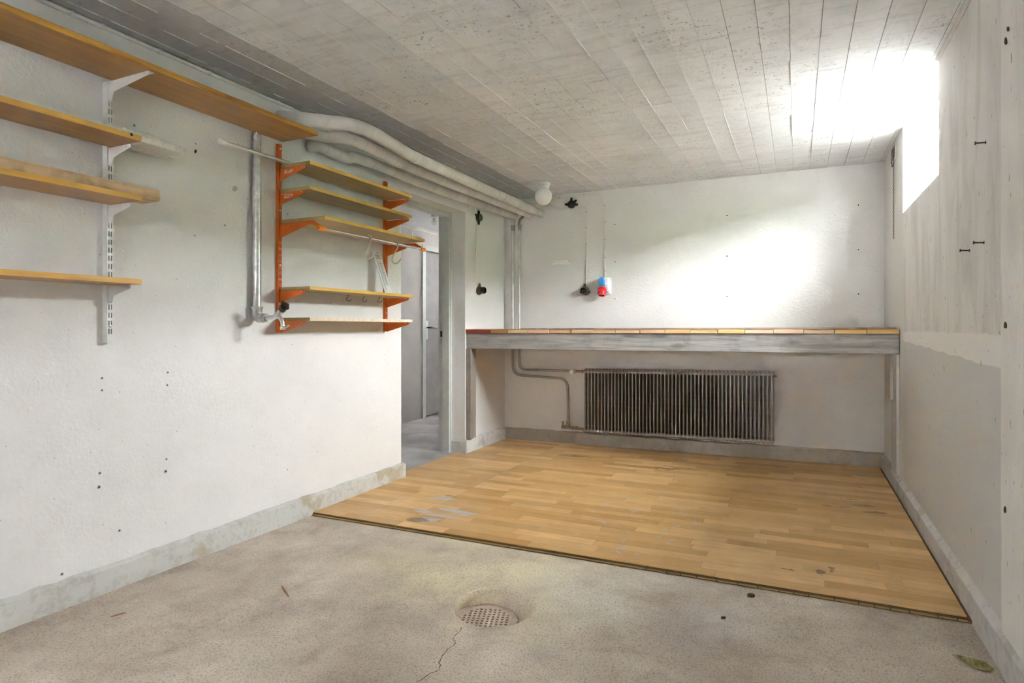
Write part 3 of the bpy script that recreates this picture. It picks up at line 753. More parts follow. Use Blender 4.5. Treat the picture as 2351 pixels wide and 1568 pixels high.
bm = B(); tube(bm, curve([(-2.425, 1.50, z + .045), (-2.425, 1.62, z + .046), (-2.44, 1.72, z + .043), (-2.46, 1.79, z + .036)]), [0.008] * 20 + [0.010] * 5, 8); obj('casing', bm, 'white_paint_wood', t, True)

# ================================================================== orange shelving
OX = XL + 0.020
oyA, oyB = PX(639.3, 500, OX).y, PX(647.0, 500, OX).y
o2A = PX(885.2, 600, OX).y; o2B = o2A + (oyB - oyA)
zo_b = PX(640, 763, OX).z
upright('orange_upright', oyA, oyB, 0.020, zo_b, PX(640, 330, OX).z, 'orange_enamel', 'orange slotted steel upright beside the water pipe', [PX(644, 342, OX).z, PX(644, 483, OX).z, PX(644, 609, OX).z], 'chrome_matte')
upright('orange_upright', o2A, o2B, 0.020, zo_b, PX(886, 416, OX).z, 'orange_enamel', 'orange slotted steel upright next to the doorway', [PX(887, 470, OX).z], 'chrome_matte')
oz = [PX(646.5, 387.3, OX + .006).z, PX(646.5, 443.3, OX + .006).z, PX(646, 513, OX + .006).z, PX(646, 667.2, OX + .006).z, PX(646, 737, OX + .006).z]
ofx = [-2.313, -2.314, -2.213, -2.313, -2.313]
ou0 = [(712, 946.4), (711, 946.4), (746, 976), (711.8, 947.3), (711.8, 947.3)]
names = ['topmost', 'second', 'third', 'fourth', 'lowest']
G2 = 'yellowish shelves on orange brackets'; GB = 'orange shelf brackets'
labs = ['topmost small oak-veneer shelf on orange brackets', 'second small oak-veneer shelf from the top on orange brackets', 'deeper yellow-edged shelf above the chrome hanging rail',
        'small oak-veneer shelf with three dark cup hooks beneath', 'lowest small oak-veneer shelf beside the water tap']
shelves = []
for i in range(5):
    y0, y1 = PX(ou0[i][0], 500, ofx[i]).y, PX(ou0[i][1], 500, ofx[i]).y
    edge = 'yellow_edge' if i < 4 else 'end_grain'
    shelves.append(shelf('small_shelf', OX + 0.010, ofx[i], y0, y1, oz[i], 0.0175, ('yellow_shelf', edge), labs[i], G2, 'shelf_end'))
    for yy, which in ((oyA, 'beside the water pipe'), (o2A, 'by the doorway')):
        if i == 2: continue
        t = bracket('orange_bracket', OX, -2.348, yy + 0.001, yy + (oyB - oyA) - 0.001, oz[i] - 0.0005, 0.064, 'orange_enamel', 'orange steel bracket %s under the %s small shelf' % (which, names[i]), False, GB)
        if yy == oyA and i in (0, 1, 4):              # taped-on handwritten name tags
            s, px, pz, wd, m = {0: ('JW', .060, -.020, .062, 'tape'), 1: ('LUCAS', .058, -.021, .064, 'tape'), 4: ('SV.', .042, -.028, .052, 'white_tape')}[i]
            cx, cz = OX + px, oz[i] + pz; h = 0.009
            bm = B(); P_ = [(-wd / 2, -h - .002), (wd / 2 * .3, -h), (wd / 2, -h * .1), (wd / 2 * (.98 if i == 1 else 1.15), h * .9), (wd / 2 * (.9 if i == 1 else .2), h * (1 if i == 1 else .6)), (-wd / 2 * .9, h)]
            yt = t['plate']; del t['plate']; prism(bm, [(cx + a, yt, cz + b) for a, b in P_], (0, -0.0005, 0)); tp = obj('name_tape', bm, m, t)
            writing('handwriting', s, 0.016 if i != 4 else 0.018, (cx - 0.002, yt - 0.0009, cz), (math.pi / 2, 0, 0.0), 'ink', tp)
# rail brackets under the third shelf, with the chrome rail they carry
RXc, RZc = -2.240, PX(732, 523, -2.240).z
for yy, which in ((oyA, 'beside the water pipe'), (o2A, 'by the doorway')):
    z = oz[2] - 0.0005; y0, y1 = yy + 0.001, yy + (oyB - oyA) - 0.001
    t = thing('rail_bracket', 'orange bracket with a hooked rail holder %s' % which, 'shelf bracket', (OX, yy, z - 0.08), GB)
    prof = [(OX, z), (-2.305, z), (-2.290, z - 0.004), (RXc - 0.004, RZc + 0.016), (RXc - 0.012, RZc + 0.002), (-2.300, z - 0.021), (-2.320, z - 0.017), (OX, z - 0.078)]
    ym = y0 + (y1 - y0) * .55; bm = B(); prism(bm, [(a, ym, b) for a, b in prof], (0, 0.0026, 0)); box(bm, (OX, ym, z - .0022), (-2.305, y1 + .006, z - .0002)); obj('arm', bm, 'orange_enamel', t)
    bm = B(); a, b = yy - 0.012, yy + 0.036
    lathe(bm, [(0.0100, 0), (0.0128, 0), (0.0128, b - a), (0.0100, b - a), (0.0100, 0)], (RXc, a, RZc), (0, 1, 0), 16); obj('rail_holder', bm, 'orange_plastic', t, True)
bm = B(); tube(bm, [(RXc, oyA + 0.004, RZc), (RXc, o2A + 0.028, RZc)], 0.0095, 16)
tag(obj('hanging_rail', bm, 'chrome', None, True), 'polished chrome rail held by orange brackets under a shelf', 'rail')
# S-hooks on that rail
def s_hook(u, tilt, label):
    y = PX(u, 545, RXc).y; t = thing('s_hook', label, 'hook', (RXc, y, RZc - 0.14), 's-hooks on the chrome rail')
    pts = []
    R1 = 0.0145
    for k in range(9):
        a = math.radians(200 - k * 27); pts.append((R1 * math.cos(a), R1 * math.sin(a)))
    pts += [(0.008, -0.028), (-0.010, -0.060), (-0.022, -0.088), (-0.021, -0.108), (-0.008, -0.120), (0.010, -0.117), (0.026, -0.100), (0.032, -0.092)]
    ca, sa = math.cos(tilt), math.sin(tilt)
    P_ = [Vector((RXc + a * ca, y + a * sa, RZc + b)) for a, b in pts]
    bm = B(); tube(bm, curve(P_, 4), 0.0042, 8); obj('bent_wire', bm, 'beige_hook', t, True)
s_hook(847, 0.15, 'beige S-hook on the chrome rail, farther from the doorway'); s_hook(909, 0.5, 'beige S-hook on the chrome rail, nearer the doorway')
# cup hooks under the fourth shelf
for u, v, lab in ((800, 677.5, 'nearest the water pipe'), (836, 679.7, 'in the middle of the three'), (871, 681.8, 'nearest the doorway')):
    p = PZ(u, v, oz[3]); t = thing('cup_hook', 'small dark cup hook under the fourth shelf, ' + lab, 'hook', p, 'cup hooks under the small shelf')
    bm = B(); tube(bm, curve([p, p + Vector((0, 0, -.008)), p + Vector((-.006, -.004, -.016)), p + Vector((-.010, -.006, -.027)), p + Vector((0, 0, -.037)), p + Vector((.012, .007, -.032)), p + Vector((.015, .009, -.022))], 5), 0.0016, 6); obj('wire', bm, 'dark_steel', t, True)
    bm = B(); lathe(bm, [(0, 0), (0.005, 0), (0.005, -.0015), (0, -.003)], p, (0, 0, 1), 8); obj('collar', bm, 'dark_steel', t)
# long chrome rod resting on the topmost small shelf, white end caps
RZ = oz[0] + 0.0178 + 0.0105; xr = -2.487
ya, yb = PX(504, 325, xr).y, PX(931, 467, xr).y
t = thing('clothes_rod', 'long chrome rod with white end caps resting on the topmost small shelf', 'rod', (xr, (ya + yb) / 2, RZ))
bm = B(); tube(bm, [(xr, ya, RZ), (xr, yb, RZ)], 0.0105, 16); obj('tube', bm, 'chrome_matte', t, True)
for a, s in ((ya, 1), (yb, -1)):
    bm = B(); lathe(bm, [(0, -0.004), (0.011, -0.004), (0.0135, -0.001), (0.0135, 0.03), (0.0112, 0.03)], (xr, a, RZ), (0, s, 0), 16); obj('end_cap', bm, 'white_plastic', t, True)
# screw eye under the long shelf
p = PZ(583, 303, wz['top']); p.x = max(p.x, -2.48)
bm = B(); tube(bm, curve([p, p + Vector((0, 0, -.014)), p + Vector((-.008, -.006, -.022)), p + Vector((-.009, -.006, -.034)), p + Vector((0, 0, -.041)), p + Vector((.010, .007, -.036)), p + Vector((.010, .007, -.024))], 6), 0.0024, 8)
tag(obj('screw_hook', bm, 'white_enamel', None, True), 'pale screw hook under the end of the long brown shelf', 'hook')
# thermometer leaning on the wall
zt4 = oz[3] + 0.018; yT0, yT1, xb4, xt4, hT = 3.178, 3.258, -2.420, -2.528, 0.285
t = thing('wall_thermometer', 'tall white thermometer board leaning against the wall on a small shelf', 'thermometer', (xb4, (yT0 + yT1) / 2, zt4))
M = Matrix.Translation((xb4, yT0, zt4)) @ Matrix.Rotation(math.atan2(xb4 - xt4, hT), 4, 'Y').inverted() if False else None
lean = math.atan2(xt4 - xb4, hT)
def TP(a, b, c): # a across (y), b up the board, c out of the board
    up = Vector((math.sin(lean), 0, math.cos(lean))); out = Vector((math.cos(lean), 0, -math.sin(lean)))
    return Vector((xb4, yT0, zt4 + 0.0008)) + Vector((0, a, 0)) + up * b + out * c
HB = math.hypot(hT, xb4 - xt4); WBd = yT1 - yT0
def tbox(a0, a1, b0, b1, c0, c1):
    bm = B(); prism(bm, [TP(a0, b0, c0), TP(a1, b0, c0), TP(a1, b1, c0), TP(a0, b1, c0)], TP(0, 0, c1) - TP(0, 0, c0)); return bm
obj('board', tbox(0, WBd, 0, HB, 0, 0.003), 'thermo_white', t)
obj('scale_panel', tbox(WBd * .28, WBd * .80, 0.02, HB * .80, 0.003, 0.006), 'thermo_white', t)
obj('groove', tbox(WBd * .20, WBd * .28, 0.02, HB * .80, 0.003, 0.0036), 'thermo_grey', t)
bm = B(); tube(bm, [TP(WBd * .54, 0.06, 0.008), TP(WBd * .54, HB * .74, 0.008)], 0.0022, 8); obj('capillary', bm, 'thermo_grey', t, True)
bm = B()
for k in range(10):
    for a in (.38, .68):
        q = HB * (.24 + .052 * k); prism(bm, [TP(WBd * a, q, .006), TP(WBd * (a + .06), q, .006), TP(WBd * (a + .06), q + .005, .006), TP(WBd * a, q + .005, .006)], TP(0, 0, .0064) - TP(0, 0, .006))
obj('scale_marks', bm, 'ink', t)
rotT = (math.pi / 2, 0, math.pi / 2)
wq = writing('brand_print', 'Kalpun', 0.018, TP(WBd * .5, HB * .90, 0.0034), (math.pi / 2, 0, math.pi / 2), 'ink', t); wq.rotation_euler = Matrix.Rotation(lean, 3, 'Y').to_euler() if False else (math.pi / 2 + 0, 0, math.pi / 2)
wq.matrix_basis = Matrix.Translation(wq.location) @ Matrix.Rotation(lean, 4, 'Y') @ Matrix.Rotation(math.pi / 2, 4, 'Z') @ Matrix.Rotation(math.pi / 2, 4, 'X')
w2 = writing('small_print', 'TERMOMETER', 0.0085, TP(WBd * .5, HB * .84, 0.0034), (0, 0, 0), 'ink', t)
w2.matrix_basis = Matrix.Translation(w2.location) @ Matrix.Rotation(lean, 4, 'Y') @ Matrix.Rotation(math.pi / 2, 4, 'Z') @ Matrix.Rotation(math.pi / 2, 4, 'X')
bm = B(); tube(bm, curve([TP(WBd * .40, HB * .955, .0036), TP(WBd * .52, HB * .972, .0036), TP(WBd * .64, HB * .96, .0036), TP(WBd * .70, HB * .945, .0036)], 5), 0.0016, 5); obj('logo_arc', bm, 'ink', t)

# ================================================================== water pipe and tap
px_, py_ = XL + 0.030, PX(589.5, 500, XL + 0.030).y
zE = PX(590, 728, px_).z
t = thing('water_pipe', 'galvanised vertical water pipe with a bent foot on the left wall', 'pipe', (px_, py_, zE))
bm = B(); tube(bm, [(px_, py_, zE + 0.03), (px_, py_, wz['top'] + 0.012)], 0.0215, 16); obj('riser', bm, 'galvanised', t, True)
bm = B(); lathe(bm, [(0.0215, 0.055), (0.030, 0.055), (0.032, 0.050), (0.030, 0.044), (0.027, 0.040), (0.027, 0.02)], (px_, py_, zE), (0, 0, 1), 16); obj('collar', bm, 'galvanised', t, True)
bm = B(); tube(bm, bends([(px_, py_, zE + 0.045), (px_, py_, zE - 0.004), (px_ + 0.045, py_ + .004, zE - 0.004)], 0.03), [0.026] * 5 + [0.0255] * 4, 14); obj('elbow', bm, 'galvanised', t, True)
T0 = Vector((px_ + 0.045, py_ + 0.004, zE - 0.004))
t = thing('water_tap', 'chrome water tap with a black knob on the galvanised pipe', 'tap', T0)
bm = B(); lathe(bm, [(0, 0), (0.024, 0), (0.026, 0.004), (0.024, 0.010), (0.022, 0.012), (0.022, 0.020), (0.018, 0.022), (0, 0.022)], T0, (1, 0, 0), 6); obj('union_nut', bm, 'galvanised', t)
Tb = T0 + Vector((0.022, 0, 0))
bm = B(); tube(bm, [Tb, Tb + Vector((.05, 0, .001)), Tb + Vector((.075, 0, .012)), Tb + Vector((.10, .004, .040))], [0.013, 0.012, 0.016, 0.016], 14)
tube(bm, curve([Tb + Vector((.075, 0, .008)), Tb + Vector((.092, 0, .000)), Tb + Vector((.104, .002, -.02)), Tb + Vector((.108, .002, -.045))], 5), 0.0105, 12); obj('body', bm, 'chrome_matte', t, True)
bm = B(); lathe(bm, [(0.0105, 0), (0.014, -.003), (0.014, -.017), (0.009, -.017), (0.009, -.004)], Tb + Vector((.108, .002, -.043)), (0, 0, 1), 14); obj('spout_nozzle', bm, 'chrome', t, True)
ax = Vector((0.62, 0.08, 0.76)).normalized(); Kb = Tb + Vector((.10, .004, .040))
bm = B(); lathe(bm, [(0.017, -.006), (0.019, 0), (0.019, 0.016), (0.014, 0.018), (0, 0.018)], Kb, ax, 14); kn = obj('knob', bm, 'brown_bakelite', t, True)
bm = B(); lathe(bm, [(0, 0.018), (0.022, 0.018), (0.029, 0.022), (0.030, 0.034), (0.020, 0.040), (0, 0.041)], Kb, ax, 4); obj('grip', bm, 'black_bakelite', kn)

# ================================================================== insulated pipes under the ceiling
ends = [(PY(1243, 491, YB - .003), PX(860, 323, -2.165)), (PY(1216, 493, YB - .003), None), (PY(1181, 497, YB - .003), None)]
for i, ((e, _), r, lab) in enumerate(zip(ends, (0.036, 0.034, 0.034), ('outermost wrapped pipe below the ceiling, bending in from the wall', 'middle of the three wrapped pipes below the ceiling', 'innermost wrapped pipe, closest to the left wall'))):
    x, z = e.x, (2.135, 2.120, 2.110)[i]; y0 = (2.62, 2.68, 2.92)[i]
    t = thing('insulated_pipe', lab, 'pipe', (x, 4.0, z), 'insulated pipes under the ceiling')
    zs = (2.205, 2.155, 2.115)[i]
    path = [Vector((XL + 0.01, (2.40, 2.47, 2.63)[i], zs)), Vector((XL + 0.06, (2.42, 2.49, 2.66)[i], zs)), Vector((x - 0.17 * (x - XL) / .38, y0 - 0.10 + .03 * i, zs - .01)), Vector((x - 0.02, y0 + 0.05, (zs + z) / 2 + .01)), Vector((x, y0 + 0.45, z + .005)), Vector((x, y0 + 0.9, z)), Vector((x, YB - 0.001, e.z))]
    pts = curve(path, 8); N = len(pts)
    bm = B(); tube(bm, pts, [r * (1 + 0.02 * math.sin(k * 1.7 + i)) for k in range(N)], 18); obj('lagging', bm, 'pipe_insulation', t, True)
    for q in range(5 + i):                             # wrapped joints in the lagging
        k = (q + 1) * 0.15; yq = y0 + 0.5 + q * 0.42
        if yq < YB - 0.1:
            a = min(pts, key=lambda p: abs(p.y - yq)); zz = z + (e.z - z) * max(0, (yq - y0 - .9) / (YB - y0 - .9))
            bm = B(); lathe(bm, [(r * .9, 0), (r * 1.035, 0), (r * 1.035, 0.03), (r * .9, 0.03)], (x, yq, zz), (0, 1, 0), 18); obj('joint_band', bm, 'pipe_insulation', t, True)

# ================================================================== radiator and its pipes
RY1 = YB - 0.025; RY0 = YB - 0.135
xa, xb = PY(1338, 900, RY0).x, PY(1777, 900, RY0).x
zTop0, zTop1 = PY(1338, 847, RY0).z, PY(1777, 857, RY0).z
zBot0, zBot1 = PY(1338, 995, RY0).z, PY(1777, 1022, RY0).z
rad = thing('radiator', 'long dark grey column radiator on the back wall under the bench', 'radiator', ((xa + xb) / 2, YB - .07, min(zBot0, zBot1)))
NSEC = 51; pit = (xb - xa) / NSEC; H = (zTop0 - zBot0)
def section():
    bm = B(); hw_ = pit / 2
    for yc in (RY0 + 0.020, (RY0 + RY1) / 2, RY1 - 0.020):   # three columns, oval
        n = 10; rings_ = []
        for zz, rx, ry in ((0.03, .008, .013), (0.07, .0088, .0145), (H - .07, .0088, .0145), (H - .03, .008, .013)):
            rings_.append([bm.verts.new((rx * math.cos(2 * math.pi * k / n), yc + ry * math.sin(2 * math.pi * k / n), zz)) for k in range(n)])
        for a, b in zip(rings_, rings_[1:]):
            for k in range(n): bm.faces.new((a[k], a[(k + 1) % n], b[(k + 1) % n], b[k]))
    for zc in (0.024, H - 0.024):                      # top and bottom headers, ridged
        prev = None
        out = []
        for k in range(20):
            a = 2 * math.pi * k / 20; out.append((math.cos(a), math.sin(a)))
        rows = []
        for xx, s in ((-hw_, .62), (-hw_ * .80, .66), (-hw_ * .45, 1.0), (hw_ * .45, 1.0), (hw_ * .80, .66), (hw_, .62)):
            rows.append([bm.verts.new((xx, (RY0 + RY1) / 2 + c * ((RY1 - RY0) / 2) * (0.9 + .1 * s) * (1 if abs(c) < 2 else 1), zc + d * 0.026 * s)) for c, d in out])
        for a, b in zip(rows, rows[1:]):
            for k in range(20): bm.faces.new((a[k], a[(k + 1) % 20], b[(k + 1) % 20], b[k]))
        bm.faces.new(rows[0]); bm.faces.new(rows[-1][::-1])
    return bm
s0 = obj('section', section(), 'radiator_metal', rad, True)
base_l = s0.location.copy()
for k in range(NSEC):
    t_ = (k + .5) / NSEC; zb0 = zBot0 + (zBot1 - zBot0) * t_
    o = s0 if k == 0 else copy_of(s0, rad)
    o.location = Vector((xa + (k + .5) * pit, (RY0 + RY1) / 2, zb0 + H / 2)) - wpos(rad)
bm = B(); lathe(bm, [(0, -.004), (.014, -.004), (.014, .006), (.006, .008), (.006, .018), (0, .018)], (xb, (RY0 + RY1) / 2, zTop1 - .026), (1, 0, 0), 6); obj('vent_plug', bm, 'brass_fitting', rad)
YP = YB - 0.045
def hpipe(name, pix, r, mat, label, y=YP, rad_=0.08, extra=None):
    t = thing(name, label, 'pipe', PY(*pix[-1], y))
    pts = bends([PY(u, v, y) for u, v in pix], rad_, 8)
    mid = pts[0].lerp(pts[1], 0.0); mid.z = 1.04
    f_ = (mid.z - pts[0].z) / (pts[1].z - pts[0].z); mid = pts[0].lerp(pts[1], f_)
    bm = B(); tube(bm, [pts[0], mid], r, 12); obj('riser', bm, mat, t, True)
    bm = B(); tube(bm, [mid] + pts[1:], r, 12); obj('lower_run', bm, 'old_pipe', t, True)
    return t
tA = hpipe('heating_pipe', [(1176.5, 500), (1177.5, 860), (1303, 870), (1305, 972)], 0.0125, 'zinc_pipe', 'outer heating pipe running down behind the bench to the lower radiator valve', rad_=0.09)
tB = hpipe('heating_pipe', [(1191.5, 520), (1192.5, 848), (1318, 852)], 0.0120, 'zinc_pipe', 'inner heating pipe running down behind the bench to the white radiator valve', rad_=0.06)
for t, u, v0, v1 in ((tA, 1177, 518, 530), (tB, 1192.5, 516, 528)):
    p = PY(u, v0, YP); q = PY(u, v1, YP)
    bm = B(); lathe(bm, [(.0122, 0), (.019, 0), (.019, -.012), (.016, -.015), (.016, q.z - p.z), (.0122, q.z - p.z)], p, (0, 0, 1), 12); obj('coupling', bm, 'old_pipe', t, True)
p = PY(1191.5, 520, YP)
bm = B(); tube(bm, bends([p + Vector((0, 0, -.01)), p + Vector((0, 0, 0.06)), p + Vector((0.05, -0.02, 0.085)), (ends[1][0].x - .045, YP - .03, 2.100)], 0.05), 0.012, 12); obj('swan_neck', bm, 'brass_fitting', tB, True)
# valves
p = PY(1319, 852.5, YP); yr = (RY0 + RY1) / 2
t = thing('radiator_valve', 'white round radiator valve knob at the upper corner of the radiator', 'valve', p)
bm = B(); tube(bm, [p, Vector((xa, yr, zTop0 - .028))], 0.010, 10); lathe(bm, [(.010, 0), (.016, 0), (.016, .012), (.010, .012)], (xa - .03, yr + .004, zTop0 - .028), (1, 0, 0), 6); obj('stub', bm, 'brass_fitting', t, True)
bm = B(); lathe(bm, [(.013, -.06), (.017, -.055), (.021, -.02), (.024, 0), (.023, .010), (.016, .014), (0, .015)], p + Vector((-.005, -.05, -.002)), (-.25, -1, -.12), 16); obj('knob', bm, 'white_plastic', t, True)
p = PY(1304, 972, YP); zl = zBot0 + .026
t = thing('lockshield_valve', 'tarnished brass valve at the lower corner of the radiator', 'valve', p)
bm = B(); tube(bm, [p + Vector((0, 0, .03)), p + Vector((0, 0, -.03))], [.013, .018], 10); tube(bm, [Vector((p.x - .06, YP, p.z - .035)), Vector((xa, yr, zl))], 0.012, 10); obj('body', bm, 'brass_fitting', t, True)
for dx in (-.055, -.03, .045, .08):
    bm = B(); lathe(bm, [(.011, 0), (.019, 0), (.019, .012), (.011, .012)], (p.x + dx, YP - (.0 if dx < 0 else .015), p.z - .035), (1, 0, 0), 6); obj('nut', bm, 'brass_fitting', t)
bm = B(); lathe(bm, [(0, 0), (.009, 0), (.009, .03), (.012, .034), (.012, .044), (0, .046)], (p.x - .05, YP, p.z - .03), (0, 0, 1), 8); obj('spindle', bm, 'brass_fitting', t)

# ================================================================== workbench
BY = 4.452
zt0, zt1 = 1.036, 1.044
bench = thing('workbench', 'wall-to-wall timber workbench with a grey front beam', 'workbench', (-0.98, BY, 0.9))
def bz(x, a, b): return a + (b - a) * (x - XL) / (XR - XL)
bu = [1068.4, 1126, 1166, 1213, 1261, 1312, 1363, 1413, 1469, 1527, 1585, 1648, 1710, 1776, 1845, 1916, 1990, 2065.5]
bc = [(.45, .10, .07), (.62, .38, .18), (1.0, .86, .66), (1.0, .78, .66), (1.0, .78, .64), (1.0, .86, .72), (1.0, .86, .72), (1.0, .84, .74), (1.0, .82, .70), (.98, .78, .50), (1.0, .86, .55), (1.0, .84, .50), (.95, .80, .74), (.95, .80, .74), (.95, .82, .74), (.95, .76, .40), (1.0, .80, .42)]
for k in range(17):
    x0, x1 = PY(bu[k], 760, BY).x, PY(bu[k + 1], 760, BY).x
    x0 = max(x0, XL + 0.002); x1 = min(x1, XR - 0.003)
    bm = B(); z0, z1 = bz(x0, 1.024, 1.032), bz(x0, 1.0505, 1.0575); fy = random.uniform(-.005, .003)
    box(bm, (x0 + .0016, BY + fy, z0), (x1 - .0016, YB - 0.085, z1)); bmesh.ops.bevel(bm, geom=bm.edges[:], offset=0.002, segments=1, affect='EDGES')
    obj('top_board', bm, 'end_grain', bench, color=bc[k])
xm = PY(1196, 755, BY).x
for a, b, h, c in ((XL + .003, xm - .002, .006, (1.5, 1.2, 1.0)), (xm, XR - .02, .0125, (1.0, 1.0, 1.0))):
    bm = B(); vs = box(bm, (a, BY - .002, 0), (b, YB - .085, h))
    for v in bm.verts: v.co.z += bz(v.co.x, 1.0515, 1.0585)
    obj('sheet_cover', bm, 'chipboard', bench, color=c)
bm = B(); prism(bm, [(XL + .002, BY + .012, .889), (XR - .004, BY + .012, .903), (XR - .004, BY + .012, 1.0315), (XL + .002, BY + .012, 1.0235)], (0, .045, 0))
bmesh.ops.bevel(bm, geom=bm.edges[:], offset=0.003, segments=1, affect='EDGES'); obj('front_beam', bm, 'grey_timber', bench)
obj('post', bbox((XL + 0.001, BY + .005, 0.125), (-2.503, BY + .10, 0.8885), 0.002), 'post_timber', bench)
bm = bbox((XL + .02, YB - .12, .93), (XR - .02, YB - .086, 1.023)); obj('wall_batten', bm, 'grey_timber', bench)
obj('wall_post', bbox((XR - 0.018, 4.475, 0.135), (XR - 0.001, 4.72, 0.900), 0.0015), 'grey_board_paint', bench)
obj('wall_block', bbox((XR - 0.036, 4.60, 0.60), (XR - 0.0185, 4.86, 0.900), 0.0015), 'grey_board_paint', bench)
obj('block_edge', bbox((XR - 0.034, 4.861, 0.605), (XR - 0.002, 4.868, 0.895)), 'end_grain', bench, color=(1, .7, .35))

# ================================================================== electrics
def cable(name, pts, label, r=0.0055, mat='light_cable', clips=()):
    t = thing(name, label, 'cable', pts[0])
    bm = B(); tube(bm, pts, r, 8); obj('sheath', bm, mat, t, True)
    for p, d in clips:
        bm = bbox(p - Vector((.007, .007, .005)), p + Vector((.007, .007, .005)), 0.002); obj('clip', bm, 'filler', t)
    return t
def junction_box(p, n, r, label, ports, disc='black_bakelite', body='black_bakelite'):
    n = Vector(n); t = thing('junction_box', label, 'junction box', p)
    bm = B(); lathe(bm, [(0, 0), (r, 0), (r, .022), (r * .9, .026), (0, .026)], p, n, 18); obj('body', bm, body, t, True)
    bm = B(); lathe(bm, [(r * .82, .026), (r * .86, .028), (r * .86, .034), (r * .7, .039), (r * .15, .041), (r * .12, .044), (0, .045)], p, n, 20); obj('lid', bm, disc, t, True)
    for d in ports:
        d = Vector(d).normalized(); bm = B(); lathe(bm, [(.012, r * .8), (.012, r + .014), (.009, r + .016), (.009, r + .026), (0, r + .026)], p + n * .012, d, 8); obj('gland', bm, body, t)
    return t
def socket(p, n, r, label, up):
    n = Vector(n); t = thing('wall_socket', label, 'socket', p)
    bm = B(); lathe(bm, [(0, 0), (r * 1.05, 0), (r * 1.1, .012), (r * .9, .030), (r * .8, .034)], p, n, 12); obj('base', bm, 'brown_bakelite', t, True)
    bm = B(); lathe(bm, [(r * .8, .030), (r * .82, .062), (r * .74, .068), (r * .62, .068), (r * .60, .046), (0, .046)], p, n, 20); fc = obj('collar', bm, 'black_bakelite', t, True)
    a, b = frame_of(n)
    for s in (-1, 1):
        bm = B(); lathe(bm, [(.003, .046), (.003, .0468), (0, .0468)], p + a * s * .010, n, 8); obj('contact_hole', bm, 'chrome_matte', fc)
    bm = B(); lathe(bm, [(.011, r * .7), (.013, r + .012), (.009, r + .014), (.009, r + .026), (0, r + .026)], p + n * .014, up, 8); obj('gland', bm, 'brown_bakelite', t)
    for s in (-1, 1):
        d = (Vector(up).cross(n)).normalized() * s
        bm = B(); lathe(bm, [(.009, r * .8), (.011, r + .010), (.006, r + .014), (0, r + .014)], p + n * .012, d * .9 - Vector(up) * .3, 6); obj('side_lug', bm, 'brown_bakelite', t)
    return t
NBk, NLf = (0, -1, 0), (1, 0, 0)
yc = YB - 0.008
def bk(*pix): return [PY(u, v, yc) for u, v in pix]
ctop = ZC - 0.014
pj = PY(1313, 470)
junction_box(pj, NBk, 0.036, 'black round junction box on the back wall near the globe lamp', [(0, 0, 1), (-1, 0, .1), (1, 0, -.1), (.8, 0, .6)])
junc_l = PX(1096.5, 500); junction_box(junc_l, NLf, 0.036, 'dark junction box high on the wall beside the doorway', [(0, 0, 1), (0, 0, -1), (0, -.9, .3), (0, .9, .2)], 'brown_bakelite')
socket(PY(1344, 668), NBk, 0.037, 'black round socket on the back wall left of the red and blue outlet', (0, 0, 1))
socket(PX(1098, 667), NLf, 0.037, 'dark old socket on the wall beside the doorway', (0, 0, 1))
c = bends([PY(1196, 461, yc), PY(1240, 457.5, yc), PY(1290, 453.5, yc), PY(1340, 447.3, yc), PY(1387, 441.5, yc), PY(1389.5, 500, yc), PY(1389.5, 560, yc), PY(1387.5, 600, yc), PY(1390, 643, yc)], 0.09, 8)
cable('cable', c, 'pale cable over the back wall down to the red and blue outlet', 0.0075, clips=[(PY(1389, v, YB - .012), 0) for v in (472, 510, 550, 591, 622)] + [(PY(u, v, YB - .012), 0) for u, v in ((1284, 454), (1341, 447.5))])
c = bends([PY(1196, 466, yc), PY(1255, 461, yc), PY(1281, 477.5, yc), PY(1299, 475.0, yc)], 0.06, 8)
cable('cable', c, 'upper of two pale cables curving into the black junction box', 0.0058)
c = bends([PY(1230, 467.5, yc), PY(1253, 466, yc), PY(1278, 483, yc), PY(1299, 480, yc)], 0.06, 8)
cable('cable', c, 'lower of two pale cables curving into the black junction box', 0.0058)
c = bends(bk((1328, 473.5), (1346, 473.5), (1346.8, 520), (1346.8, 590), (1346, 655)), 0.06, 8)
cable('cable', c, 'pale cable from the junction box down to the black socket', 0.0065, clips=[(PY(1346, v, YB - .011), 0) for v in (486, 523, 560, 600, 640)])
c = [PY(1317, 452, yc), PY(1315, 462, yc)]; cable('cable', c, 'short pale cable stub above the black junction box', 0.006)
xl_ = XL + .007
cable('cable', [PX(1094.5, 514, xl_), PX(1094, 560, xl_), PX(1093, 600, xl_), PX(1093, 640, xl_), PX(1096, 655, xl_)], 'thin pale cable down to the dark socket beside the doorway', 0.005)
cable('cable', curve([PX(1077, 462, xl_), PX(1076.5, 478, xl_), PX(1080, 491, xl_), PX(1090, 500, xl_)]), 'curved pale cable into the side of the junction box beside the doorway', 0.006)
cable('cable', [PX(1092.5, 468, xl_), PX(1093, 490, xl_)], 'short cable rising from the junction box behind the pipes', 0.006)
# surface conduit in the angle of ceiling and left wall
t = thing('conduit', 'white conduit clipped along the top of the left wall', 'cable', (XL + .012, 1.7, ZC - .014))
bm = B(); tube(bm, [(XL + .011, 0.2, ZC - .013), (XL + .011, 2.50, ZC - .013)], 0.0085, 10); obj('tube', bm, 'white_enamel', t, True)
for u, v in ((165, 20), (235, 46), (367, 110), (482, 162), (560, 196), (640, 232)):
    p = PX(u, v, XL + .011); bm = B(); lathe(bm, [(.0095, -.006), (.0115, -.006), (.0115, .006), (.0095, .006)], (XL + .011, p.y, ZC - .013), (0, 1, 0), 10); obj('clip', bm, 'white_enamel', t)
